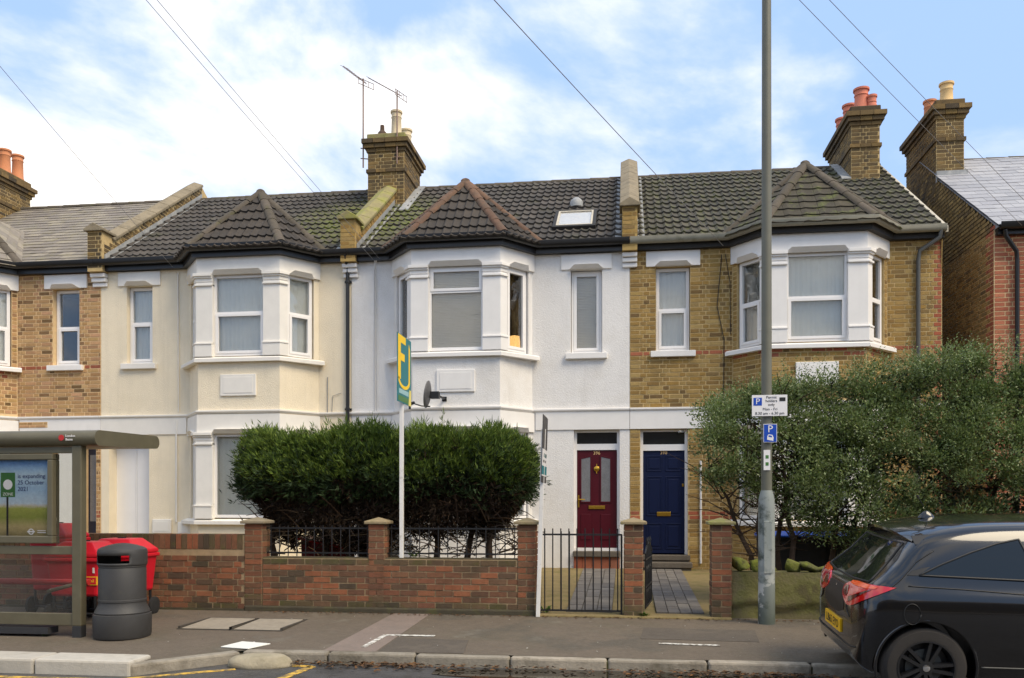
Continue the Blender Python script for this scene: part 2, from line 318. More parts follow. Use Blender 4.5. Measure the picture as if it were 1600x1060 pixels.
def text_mb(txt, size, M, align='CENTER', depth=.0015):
    cu = bpy.data.curves.new('text', 'FONT'); cu.body = txt; cu.size = size; cu.align_x = align; cu.align_y = 'CENTER'; cu.extrude = depth; cu.resolution_u = 3
    o = bpy.data.objects.new('text', cu); col.objects.link(o); me = o.to_mesh()
    b = MB(); b.add([M @ v.co for v in me.vertices], [tuple(p.vertices) for p in me.polygons]); o.to_mesh_clear()
    bpy.data.objects.remove(o); bpy.data.curves.remove(cu); return b
class Frame:
    """a wall face: u along it, d out of it, z up"""
    def __init__(s, o, u): s.o = Vector((o[0], o[1], 0)); s.u = Vector((u[0], u[1], 0)).normalized(); s.n = Vector((s.u.y, -s.u.x, 0))
    def p(s, u, d, z): return s.o+s.u*u+s.n*d+Vector((0, 0, z))
    def rot(s): return Matrix(((s.u.x, -s.n.x, 0), (s.u.y, -s.n.y, 0), (0, 0, 1))).to_4x4()
    def M(s, u, d, z): return Matrix.Translation(s.p(u, d, z)) @ s.rot()
    def box(s, mb, u0, u1, d0, d1, z0, z1):
        mb.M = s.M(0, 0, 0); mb.box(u0, u1, -d1, -d0, z0, z1); mb.M = None; return mb
def panel(mb, F, u0, u1, z0, z1, holes=(), t=.3):
    us = sorted({u0, u1, *[h[i] for h in holes for i in (0, 1)]}); zs = sorted({z0, z1, *[h[i] for h in holes for i in (2, 3)]})
    us = [u for u in us if u0-1e-6 <= u <= u1+1e-6]; zs = [z for z in zs if z0-1e-6 <= z <= z1+1e-6]
    def solid(i, j):
        if not (0 <= i < len(us)-1 and 0 <= j < len(zs)-1): return False
        a, b = (us[i]+us[i+1])/2, (zs[j]+zs[j+1])/2
        return not any(h[0] < a < h[1] and h[2] < b < h[3] for h in holes)
    for i in range(len(us)-1):
        for j in range(len(zs)-1):
            if not solid(i, j): continue
            a, b, c, d = us[i], us[i+1], zs[j], zs[j+1]
            mb.poly([F.p(a, 0, c), F.p(b, 0, c), F.p(b, 0, d), F.p(a, 0, d)]); mb.poly([F.p(a, -t, d), F.p(b, -t, d), F.p(b, -t, c), F.p(a, -t, c)])
            if not solid(i-1, j): mb.poly([F.p(a, -t, c), F.p(a, 0, c), F.p(a, 0, d), F.p(a, -t, d)])
            if not solid(i+1, j): mb.poly([F.p(b, 0, c), F.p(b, -t, c), F.p(b, -t, d), F.p(b, 0, d)])
            if not solid(i, j-1): mb.poly([F.p(a, -t, c), F.p(b, -t, c), F.p(b, 0, c), F.p(a, 0, c)])
            if not solid(i, j+1): mb.poly([F.p(a, 0, d), F.p(b, 0, d), F.p(b, -t, d), F.p(a, -t, d)])
    return mb
UNIT = {}
def unit(m, kind='brick'):
    if (m, kind) not in UNIT:
        b = MB(); b.add([(-.5,-1,-.5),(.5,-1,-.5),(.5,0,-.5),(-.5,0,-.5),(-.5,-1,.5),(.5,-1,.5),(.5,0,.5),(-.5,0,.5)],
                        [(3,2,1,0),(4,5,6,7),(0,1,5,4),(1,2,6,5),(2,3,7,6),(3,0,4,7)])
        UNIT[(m, kind)] = b.mesh(kind, m)
    return UNIT[(m, kind)]
def layout(u0, u1, z0, z1, holes=(), L=.2286, g=.0762, bond='flemish', urange=None):
    out = []
    for i in range(int((z1-z0)/g+.01)):
        z = z0+i*g; zc = z+g/2; a, b = (u0, u1) if urange is None else urange(zc)
        fb = sorted((h[0], h[1]) for h in holes if h[2] < zc < h[3])
        u = a-(L*.5 if bond == 'stretcher' else L*.75)*(i % 2); k = i % 2
        while u < b:
            w = L if bond == 'stretcher' or k % 2 == 0 else L/2
            k += 1; segs = [(max(u, a), min(u+w, b))]; u += w
            for h0, h1 in fb:
                ns = []
                for p, q in segs:
                    if q <= h0 or p >= h1: ns.append((p, q)); continue
                    if p < h0: ns.append((p, h0))
                    if q > h1: ns.append((h1, q))
                segs = ns
            out += [(p, q, z, i) for p, q in segs if q-p > .045]
    return out
def lay(F, bricks, parent, mf, n_ind=300, g=.0762, proud=.006, j=.018, name='brick', key=None, dj=.0025):
    cp = Vector((0, 0, 1.55))
    key = key or (lambda b: (F.p((b[0]+b[1])/2, 0, b[2])-cp).length)
    bricks = sorted(bricks, key=key); rest = {}
    for i, (p, q, z, c) in enumerate(bricks):
        m = mf(p, q, z, c) if callable(mf) else mf
        d = proud+R.uniform(-dj, dj)
        M = F.M((p+q)/2+R.uniform(-.0015, .0015), -.012, z+g/2) @ Matrix.Diagonal((q-p-j, d+.012, g-j, 1)) 
        if i < n_ind: link(name, unit(m, name), parent, M)
        else:
            b = rest.setdefault(m, MB()); b.M = M
            b.add([(-.5,-1,-.5),(.5,-1,-.5),(.5,0,-.5),(-.5,0,-.5),(-.5,-1,.5),(.5,-1,.5),(.5,0,.5),(-.5,0,.5)], [(4,5,6,7),(3,2,1,0),(0,1,5,4),(1,2,6,5),(3,0,4,7)])
    for m, b in rest.items():
        b.M = None; b.build('brickwork', m, parent, fix=False, kind='stuff')

# ------------------------------------------------------------------ constants of the street
YF, YB, YW, YE = 15.1, 14.48, 10.22, 14.96
ZE, ZR, YR = 6.15, 8.68, 18.72                  # eaves and ridge
SL = Vector((0, YR-YE, ZR-ZE)); SLEN = SL.length; SL.normalize()
def zp(y): return .10+.08*max(0, (y-7.9))/2.3
def zg(y): return .18+(y-10.3)*(.40-.18)/(YF-10.3) if y > 10.3 else zp(y)
# ------------------------------------------------------------------ ground
mat('far_ground', srgb(110, 104, 92), .9, .2, 1)
g = MB().poly([(-400,-400,-.03),(400,-400,-.03),(400,400,-.03),(-400,400,-.03)]).build('ground', 'far_ground'); struct(g)
rd = MB()
rd.poly([(-60,-3,0),(60,-3,0),(60,8.2,0),(-60,8.2,0)]); struct(rd.build('road', 'asphalt_road'))
KERB = [(-30, 7.02), (-4.40, 7.02), (-3.72, 7.80), (-2.0, 7.86), (30, 7.86)]
def ykerb(x):
    for (a, b), (c, d) in zip(KERB, KERB[1:]):
        if a <= x <= c: return b+(d-b)*(x-a)/(c-a)
    return 7.86
pv = MB(); xs = sorted({-30, -20, -12, -8, -5.5, -4.40, -4.2, -4, -3.72, -2, 0, 3, 8, 14, 30})
for a, b in zip(xs, xs[1:]):
    for k in range(6):
        def q(x, t): y0 = ykerb(x)+.10; y = y0+(10.36-y0)*t; return (x, y, zp(y))
        pv.poly([q(a, k/6), q(b, k/6), q(b, (k+1)/6), q(a, (k+1)/6)])
struct(pv.build('pavement', 'asphalt_path', smooth='all'))
gd = MB()
for a, b in ((-30, -.8), (-.8, -.12), (-.12, .3), (.3, 1.0), (1.0, 30)):
    gd.poly([(a, 10.3, zg(10.31)), (b, 10.3, zg(10.31)), (b, 23, zg(15.1)), (b, YF+.1, zg(YF)), (a, YF+.1, zg(YF))][:2]+[(b, YF+.1, zg(YF)), (a, YF+.1, zg(YF))])
struct(gd.build('garden', 'mossy_concrete'))
struct(MB().box(-30, 30, YF+.1, 40, -.02, .36).build('back_ground', 'garden_soil'))
# kerb: one bed, each stone its own piece
kb = struct(MB().sweep([(-.16, -.05), (-.02, -.05), (-.02, .075), (-.16, .075)], KERB).build('kerb', 'plinth'))
for (a, b), (c, d) in zip(KERB, KERB[1:]):
    ln = math.hypot(c-a, d-b); F = Frame((a, b), (c-a, d-b)); new = d == b == 7.02
    L0 = .92 if not new else .95; n = max(1, round(ln/L0)); w = ln/n
    for i in range(n):
        x = a+(c-a)*(i+.5)/n
        if abs(x) > 9: continue
        mb = MB(); zt = .135 if new else .105+R.uniform(-.006, .006); dd = .0 if new else R.uniform(-.008, .008)
        wd = .36 if new else .14
        F.box(mb, i*w+.006, (i+1)*w-.006, -wd+dd, dd, -.04, zt)
        mb.build('kerb_stone', 'kerb_new' if new else 'kerb_stone', kb, bevel=.022)
# surface features
def flat(name, pts, m, label=None, cat=None, dz=.004, z=None, kind=None):
    mb = MB(); mb.prism([(x, y, (zp(y) if z is None else z)+dz-.003) for x, y in pts], (0, 0, .003)); o = mb.build(name, m)
    if label: tag(o, label, cat)
    if kind: o['kind'] = kind
    return o
flat('asphalt_patch', [(-2.95, 7.96), (-2.42, 7.97), (-2.40, 10.19), (-2.86, 10.19)], 'asphalt_patch', kind='structure')
flat('asphalt_repair', [(-2.40, 7.98), (-1.55, 7.98), (-1.62, 8.62), (-2.40, 8.70)], 'asphalt_dark', kind='structure')
flat('asphalt_repair', [(.15, 8.9), (1.35, 8.86), (1.4, 9.5), (.2, 9.55)], 'asphalt_dark', kind='structure')
def stripe(pts, w, dz, z=None):
    mb = MB()
    for (a, b), (c, d) in zip(pts, pts[1:]):
        F = Frame((a, b), (c-a, d-b)); ln = math.hypot(c-a, d-b); q = [F.p(0, -w/2, 0), F.p(ln, -w/2, 0), F.p(ln, w/2, 0), F.p(0, w/2, 0)]
        mb.prism([(v.x, v.y, (zp(v.y) if z is None else z)+dz-.004) for v in q], (0, 0, .004))
    return mb
o = stripe([(-2.60, 8.15), (-2.56, 8.79), (-2.02, 8.80)], .055, .009).build('bay_corner_mark', 'line_white'); tag(o, 'white painted corner mark on the pavement by the patched asphalt', 'road marking')
o = stripe([(.33, 8.66), (.93, 8.62)], .05, .009).build('bay_side_mark', 'line_white'); tag(o, 'short straight white painted dash on the pavement before the gates', 'road marking')
o = stripe([(-7.5, 6.82), (-4.45, 6.86), (-3.62, 7.46)], .075, .005, 0).build('yellow_line', 'line_yellow'); tag(o, 'worn yellow line painted along the foot of the kerb by the shelter', 'road marking')
o = stripe([(-3.08, 6.6), (-2.95, 7.66), (-3.18, 7.69)], .085, .006, 0).build('yellow_end_mark', 'line_yellow'); tag(o, 'yellow hooked end mark on the road beside the rounded concrete lump', 'road marking')
for x0, x1, lab in ((-4.98, -4.40, 'pale concrete inspection cover in the pavement, the one by the bin'), (-4.36, -3.80, 'pale concrete inspection cover in the pavement, the one farther from the bin')):
    t = thing('inspection_cover', lab, 'manhole cover', ((x0+x1)/2, 9.3, zp(9.3)), 'pair of inspection covers')
    mb = MB(); a, b = 8.92, 9.62
    for q in ((x0-.03, x1+.03, a-.03, a), (x0-.03, x1+.03, b, b+.03), (x0-.03, x0, a, b), (x1, x1+.03, a, b)):
        mb.box(q[0], q[1], q[2], q[3], zp(q[2])-.01, zp(q[3])+.008)
    mb.build('cover_frame', 'manhole_frame', t)
    mb = MB(); mb.add([(x0+.008, a+.008, zp(a)-.01), (x1-.008, a+.008, zp(a)-.01), (x1-.008, b-.008, zp(b)-.01), (x0+.008, b-.008, zp(b)-.01), (x0+.008, a+.008, zp(a)+.011), (x1-.008, a+.008, zp(a)+.011), (x1-.008, b-.008, zp(b)+.011), (x0+.008, b-.008, zp(b)+.011)], [(3,2,1,0),(4,5,6,7),(0,1,5,4),(1,2,6,5),(2,3,7,6),(3,0,4,7)])
    mb.build('cover_slab', 'manhole', t, bevel=.006)
mb = MB(); zz = .109
mb.prism([(-4.02, 7.97, zz), (-3.70, 7.90, zz), (-3.60, 8.21, zz), (-3.95, 8.30, zz)], (0, 0, .011)); o = mb.build('white_board', 'white_board', bevel=.004)
o.rotation_euler = (0, 0, 0); tag(o, 'white square board lying flat at the edge of the pavement', 'board')
# concrete lump at the foot of the kerb
bm = bmesh.new(); bmesh.ops.create_icosphere(bm, subdivisions=4, radius=1)
for v in bm.verts:
    p = v.co.copy(); k = 1+.07*noise.noise(p*1.7)+.02*noise.noise(p*6)
    z = max(p.z, -.2); v.co = Vector((p.x*.31*k, p.y*.17*k, z*.125*k+.02))
    if v.co.z > .105: v.co.z = .105+(v.co.z-.105)*.35
me = bpy.data.meshes.new('boulder'); bm.to_mesh(me); bm.free(); me.materials.append(MATS['boulder']); me.polygons.foreach_set('use_smooth', [True]*len(me.polygons))
o = link('concrete_lump', me); o.location = (-3.45, 7.64, 0); o.rotation_euler.z = .12; tag(o, 'rounded pale concrete lump set against the kerb in the road', 'concrete lump')
# puddle: an irregular sheet of water along the gutter
mb = MB(); n = 60; up = []; lo = []
for i in range(n+1):
    x = -1.75+3.9*i/n; up.append((x, 7.80-.10*(1-math.sin(PI*i/n))**2+.035*noise.noise((x*2.1, 3, 0)), .006)); lo.append((x, 7.48-.42*math.sin(PI*i/n)+.12*noise.noise((x*1.7, 9, 0)), .006))
for i in range(n): mb.poly([lo[i], lo[i+1], up[i+1], up[i]])
o = mb.build('puddle', 'water', fix=False); o['kind'] = 'structure'
# leaf litter in the gutter and stray bits
def scatter(name, m, pts, sz, label, cat, curl=.5):
    mb = MB()
    for x, y, z in pts:
        s = sz*R.uniform(.5, 1.2); a = R.uniform(0, 2*PI); t = R.uniform(-curl, curl); M = Matrix.Translation((x, y, z)) @ Matrix.Rotation(a, 4, 'Z') @ Matrix.Rotation(t, 4, 'X')
        mb.M = M; h = s*.25; mb.add([(-s,0,.0),(0,-s*.42,h),(s,0,.004),(0,s*.42,h),(0,0,0)], [(0,1,4),(1,2,4),(2,3,4),(3,0,4)])
    mb.M = None; o = mb.build(name, m, fix=False, kind='stuff'); return tag(o, label, cat)
pts = []
for i in range(620):
    x = R.choice((R.gauss(-2.3, .55), R.uniform(-3.2, 1.9), R.gauss(1.0, .5))); y = 7.83-abs(R.gauss(0, .13)); pts.append((x, y, .012+R.random()*.02))
scatter('leaf_litter', 'leaf_litter', pts, .034, 'brown fallen leaves and grit gathered in the gutter along the kerb', 'leaf litter')
pts = [(R.uniform(-7, 3), R.uniform(8.0, 10.1), 0) for _ in range(90)]; pts = [(x, y, zp(y)+.006) for x, y, z in pts]
scatter('pavement_litter', 'line_white', pts, .013, 'tiny pale crumbs of litter scattered over the pavement', 'litter', .2)

# ------------------------------------------------------------------ roof pieces
def tile_mesh(m, tw, ln, rolls=2, h=.030, th=.034, seg=4, lift=.043):
    prof = []; w = tw/rolls
    for r in range(rolls):
        for k in range(seg):
            t = k/seg; prof.append((r*w+t*w, h*(math.sin(PI*min(1, t/.55)) if t < .55 else 0)))
    prof.append((tw-.004, 0)); mb = MB(); n = len(prof)
    vs = [(x, 0, z+lift) for x, z in prof]+[(x, ln, z+.004) for x, z in prof]+[(x, 0, z+lift-th) for x, z in prof]
    fs = [(i, i+1, n+i+1, n+i) for i in range(n-1)]+[(2*n+i, 2*n+i+1, i+1, i) for i in range(n-1)]
    fs += [(0, n, 2*n), (n-1, 3*n-1, 2*n-1)]; mb.add(vs, fs); return mb.mesh('roof_tile', m)
def flat_tile_mesh(m, tw, ln, th=.010, lift=.018):
    mb = MB(); a, b = .002, tw-.002
    mb.add([(a,0,lift),(b,0,lift),(b,ln,.003),(a,ln,.003),(a,0,lift-th),(b,0,lift-th)], [(0,1,2,3),(4,5,1,0),(0,3,4),(1,5,2)]); return mb.mesh('slate', m)
def tile_field(parent, o, u, w, poly, me, tw, gauge, name='roof_tile', skip=None, stagger=0, over=.05, u_off=0):
    o, u, w = Vector(o), Vector(u).normalized(), Vector(w).normalized(); n = u.cross(w)
    B = Matrix((u, w, n)).transposed().to_4x4(); B.translation = o
    c = Vector((sum(p[0] for p in poly)/len(poly), sum(p[1] for p in poly)/len(poly)))
    E = []
    for i in range(len(poly)):
        a, b = Vector(poly[i]), Vector(poly[(i+1) % len(poly)]); nn = Vector(((b-a).y, -(b-a).x)).normalized()
        if (c-a).dot(nn) < 0: nn = -nn
        E.append((a, nn))
    def ins(x, y): return all((Vector((x, y))-a).dot(q) > -1e-4 for a, q in E)
    u0, u1 = min(p[0] for p in poly), max(p[0] for p in poly); w1 = max(p[1] for p in poly); r = 0; ww = -over
    while ww < w1:
        x = u0+u_off-(tw*stagger if r % 2 else 0)
        if u_off: x -= tw
        while x < u1:
            cs = [(x, max(ww, 0)), (x+tw, max(ww, 0)), (x, ww+gauge), (x+tw, ww+gauge)]; k = [ins(*q) for q in cs]
            if skip and all(skip(*q) for q in cs): x += tw; continue
            M = B @ Matrix.Translation((x, ww, 0)) @ Matrix.Rotation(R.uniform(-.006, .006), 4, 'Z') @ Matrix.Translation((0, R.uniform(-.004, .004), R.uniform(-.002, .002)))
            if all(k): link(name, me, parent, M)
            else:
                bm = bmesh.new(); bm.from_mesh(me)
                for a, q in E:
                    if abs(q.y) > .99 and a.y < 1e-3: continue
                    bmesh.ops.bisect_plane(bm, geom=bm.verts[:]+bm.edges[:]+bm.faces[:], plane_co=(a.x-x, a.y-ww, 0), plane_no=(-q.x, -q.y, 0), clear_outer=True)
                if sum(f.calc_area() for f in bm.faces) > .004:
                    m2 = bpy.data.meshes.new(name); bm.to_mesh(m2); m2.materials.append(me.materials[0]); link(name, m2, parent, M)
                bm.free()
            x += tw
        ww += gauge; r += 1
_rt = {}
def ridge_run(parent, a, b, m, r=.10, ln=.40, name='ridge_tile'):
    a, b = Vector(a), Vector(b); d = b-a; n = max(1, round(d.length/ln)); w = d.length/n; key = (m, round(w, 3), r)
    if key not in _rt:
        mb = MB(); K = 8; vs = []
        for y, k in ((0, 1.0), (w*.93, .9), (w+.02, .9)):
            for i in range(K+1):
                t = PI*(i/K); vs.append((r*k*math.cos(t)*1.15, y, r*k*math.sin(t)*.95-.03))
        n0 = K+1; fs = [(j*n0+i, j*n0+i+1, (j+1)*n0+i+1, (j+1)*n0+i) for j in range(2) for i in range(K)]+[tuple(range(n0))]
        mb.add(vs, fs); _rt[key] = mb.mesh(name, m, 35, fix=False)
    y = d.normalized(); x = y.cross(Vector((0, 0, 1))).normalized(); z = x.cross(y); B = Matrix((x, y, z)).transposed().to_4x4()
    for i in range(n):
        M = Matrix.Translation(a+y*w*i) @ B @ Matrix.Rotation(R.uniform(-.02, .02), 4, 'Z'); link(name, _rt[key], parent, M)
TM = {k: tile_mesh(k, .30, .39) for k in ('tile_brown', 'tile_mossy')}
TB = {'tile_bay': tile_mesh('tile_bay', .30, .34), 'tile_bay_mossy': tile_mesh('tile_bay_mossy', .28, .27, 1, .014, .024, 4, .032)}
SLO = flat_tile_mesh('slate_old', .30, .27); SLN = flat_tile_mesh('slate_new', .30, .28, .006, .010)

# ------------------------------------------------------------------ house parts
def curtain(F, u0, u1, z0, z1, d, parent, kind):
    if kind == 'blind':
        mb = MB(); z = z0
        while z < z1: F.box(mb, u0, u1, d-.012, d+.010, z, z+.024); z += .029
        return mb.build('blind', 'blind', parent)
    mb = MB(); n = max(8, int((u1-u0)/.025)); pts = [F.p(u0+(u1-u0)*i/n, d+.004*math.sin(i*1.9)+.004*math.sin(i*.7), 0) for i in range(n+1)]
    for a, b in zip(pts, pts[1:]): mb.poly([a+Vector((0, 0, z0)), b+Vector((0, 0, z0)), b+Vector((0, 0, z1)), a+Vector((0, 0, z1))])
    return mb.build('curtain', {'net': 'curtain_net', 'white': 'curtain_white', 'brown': 'curtain_brown'}[kind], parent, smooth='all')
def window(F, u0, u1, z0, z1, d, house, split=.5, sash='low', kind='net', bar=.055):
    mb = MB(); w = F.box(mb, u0, u1, d-.07, d, z0, z0+bar); F.box(mb, u0, u1, d-.07, d, z1-bar, z1)
    F.box(mb, u0, u0+bar, d-.07, d, z0+bar, z1-bar); F.box(mb, u1-bar, u1, d-.07, d, z0+bar, z1-bar)
    zt = z0+(z1-z0)*split if split else None
    if split: F.box(mb, u0+bar, u1-bar, d-.07, d-.002, zt-.022, zt+.022)
    win = mb.build('window', 'upvc', house)
    cells = [('low', z0+bar, zt-.022), ('top', zt+.022, z1-bar)] if split else [('low', z0+bar, z1-bar)]
    a, b = u0+bar, u1-bar
    for nm, c, e in cells:
        if sash == nm:
            s = .038; mb = MB(); F.box(mb, a-.012, b+.012, d-.05, d+.012, c-.008, c+s); F.box(mb, a-.012, b+.012, d-.05, d+.012, e-s, e+.008)
            F.box(mb, a-.012, a+s, d-.05, d+.012, c+s, e-s); F.box(mb, b-s, b+.012, d-.05, d+.012, c+s, e-s); mb.build('sash', 'upvc', win)
            F.box(MB(), 0, 1, 0, 1, 0, 1); mb = MB(); F.box(mb, a+s, b-s, d-.032, d-.026, c+s, e-s); mb.build('pane', 'window_glass', win)
        else:
            mb = MB(); F.box(mb, a, b, d-.040, d-.034, c, e); mb.build('pane', 'window_glass', win)
    if kind: curtain(F, u0+.02, u1-.02, z0+.03, z1-.02, d-(.085 if kind == 'blind' else .105), win, kind)
    return win
def lintel_trim(F, u0, u1, z, parent, m, d=.0, h=.075):
    mb = MB(); c = .07
    a_, b_ = d+.030, d+.105; B4 = [F.p(u0-.02, d, z), F.p(u1+.02, d, z), F.p(u1-c, d, z+h), F.p(u0+c, d, z+h)]; T4 = [F.p(u0-.02, a_, z), F.p(u1+.02, a_, z), F.p(u1-c, b_, z+h), F.p(u0+c, b_, z+h)]
    mb.add(B4+T4, [(3,2,1,0),(4,5,6,7),(0,1,5,4),(1,2,6,5),(2,3,7,6),(3,0,4,7)]); return mb.build('lintel_moulding', m, parent)
def chimney(house, x0, x1, y0, y1, z0, z1, brick, mortar, pots, faces='fl', moss=None, n_ind=0):
    mb = MB(); mb.box(x0, x1, y0, y1, z0, z1); ch = mb.build('chimney', mortar, house)
    fr = {'f': (Frame((x0, y0), (1, 0)), x1-x0), 'l': (Frame((x0, y1), (0, -1)), y1-y0), 'r': (Frame((x1, y0), (0, 1)), y1-y0)}
    for k in faces:
        F, ln = fr[k]; lay(F, layout(0, ln, z0, z1, L=.23), ch, brick, 0, proud=.007)
    # oversailing courses
    for k, (dz0, dz1, o) in enumerate(((.02, .10, .03), (.10, .19, .075), (.19, .29, .115), (-.42, -.34, .035))):
        zz = z1-.29
        mb = MB(); n = 0
        for a, b, c, d in ((x0-o, x1+o, y0-o, y0+.1), (x0-o, x0+.1, y0+.1, y1+o), (x1-.1, x1+o, y0+.1, y1+o)):
            ln = max(b-a, d-c); m = max(1, round(ln/.23)); hx = (b-a) >= (d-c)
            for i in range(m):
                if hx: mb.box(a+(b-a)*i/m+.004, a+(b-a)*(i+1)/m-.004, c, d, zz+dz0+.004, zz+dz1-.006)
                else: mb.box(a, b, c+(d-c)*i/m+.004, c+(d-c)*(i+1)/m-.004, zz+dz0+.004, zz+dz1-.006)
        mb.build('oversailing_course', brick, ch)
    mb = MB().box(x0-.02, x1+.02, y0-.02, y1+.02, z1-.02, z1+.13); mb.build('flaunching', moss or brick, ch, bevel=.02)
    for px, py, r, h, m in pots:
        z = z1+.12; mb = MB(); mb.lathe([(r*1.15, z-.05), (r*1.12, z+.05), (r, z+.08), (r*.92, z+h-.16), (r*1.02, z+h-.14), (r*.94, z+h-.12), (r*.96, z+h-.05), (r*1.14, z+h-.04), (r*1.14, z+h), (r*.8, z+h), (r*.78, z+h-.25)], (px, py, 0), 16); mb.build('chimney_pot', m, ch, smooth=35)
    return ch
def parapet(house, x, w, brick_m, cop_m, brick='brick_stock', flash=True, front_h=.62):
    a = Vector((0, YE-.03, ZE-.12)); up = Vector((0, 0, 1)); y1 = YR+.10
    def zr(y): return ZE+(y-YE)*(ZR-ZE)/(YR-YE)
    H = .34
    prof = [(YE-.06, ZE-.16), (YE-.06, ZE+front_h-.02), (YE+.32, ZE+front_h-.02), (YE+.42, zr(YE+.42)+H), (YR, ZR+H), (YR+.35, ZR+H-.2), (YR+.35, ZR-.6), (YE+.5, ZE-.16)]
    mb = MB(); mb.prism([(x-w/2, y, z) for y, z in prof], (w, 0, 0)); pw = mb.build('parapet', brick_m, house)
    # front end bricks
    F = Frame((x-w/2, YE-.06), (1, 0)); lay(F, layout(0, w, ZE-.10, ZE+front_h-.03, L=.225, bond='flemish'), pw, brick, 40, proud=.005)
    for sgn in (-1, 1):
        F2 = Frame((x+sgn*w/2, YE if sgn > 0 else YR), (0, sgn)); L = YR-YE
        def rng(z, sgn=sgn, L=L): return (0, L)
        bl = []
        for p, q, z, i in layout(0, L, ZE, ZR+H-.02, L=.225, bond='flemish'):
            yc = YE+(p+q)/2 if sgn > 0 else YR-(p+q)/2
            if zr(yc)+.03 < z and z+.08 < zr(yc)+H-.01: bl.append((p, q, z, i))
        lay(F2, bl, pw, brick, 0, proud=.005)
    # coping stones up the slope
    n = 7; y0 = YE+.26; d = Vector((0, YR-y0, zr(YR)-zr(y0))); L = d.length; d.normalize(); nrm = Vector((0, -d.z, d.y))
    for i in range(n):
        s0, s1 = L*i/n+.006, L*(i+1)/n-.004; b0 = Vector((x, y0, zr(y0)+H)); hw = w/2+.05; mb = MB()
        sec = [(-hw, -.01), (hw, -.01), (hw, .045), (0, .115), (-hw, .045)]
        mb.prism([b0+d*s0+Vector((sx, 0, 0))+nrm*sz for sx, sz in sec], d*(s1-s0)); mb.build('coping_stone', cop_m, pw, bevel=.012)
    # kneeler stone on the front end
    z = ZE+front_h-.02; hw = w/2+.05; mb = MB(); mb.prism([(x+sx, YE-.12, z+sz) for sx, sz in [(-hw, 0), (hw, 0), (hw, .05), (0, .16), (-hw, .05)]], (0, .46, 0)); mb.build('kneeler', cop_m, pw, bevel=.012)
    if flash:
        for sgn in (-1, 1):
            mb = MB(); q = [(x+sgn*w/2, YE, ZE+.03), (x+sgn*(w/2+.13), YE, ZE+.055), (x+sgn*(w/2+.13), YR, ZR+.055), (x+sgn*w/2, YR, ZR+.03)]
            q2 = [(x+sgn*(w/2+.009), YE, ZE+.05), (x+sgn*(w/2+.009), YE, ZE+.17), (x+sgn*(w/2+.009), YR, ZR+.17), (x+sgn*(w/2+.009), YR, ZR+.05)]
            mb.prism(q, (0, 0, .012)); mb.prism(q2, (sgn*.004, 0, 0)); mb.build('flashing', 'lead', pw)
    # stepped corbel under the eaves
    for i, (dz, dd) in enumerate(((0, .13), (.085, .09), (.17, .05))):
        mb = MB().box(x-w/2, x+w/2, YF-dd, YF-.004, ZE-.255-dz+.005, ZE-.175-dz); mb.build('corbel', 'white_paint', pw, bevel=.012)
    return pw
def bay_path(xc, grow=0):
    return [(xc-1.28-grow, YF), (xc-.78-grow*.5, YB), (xc+.78+grow*.5, YB), (xc+1.28+grow, YF)]
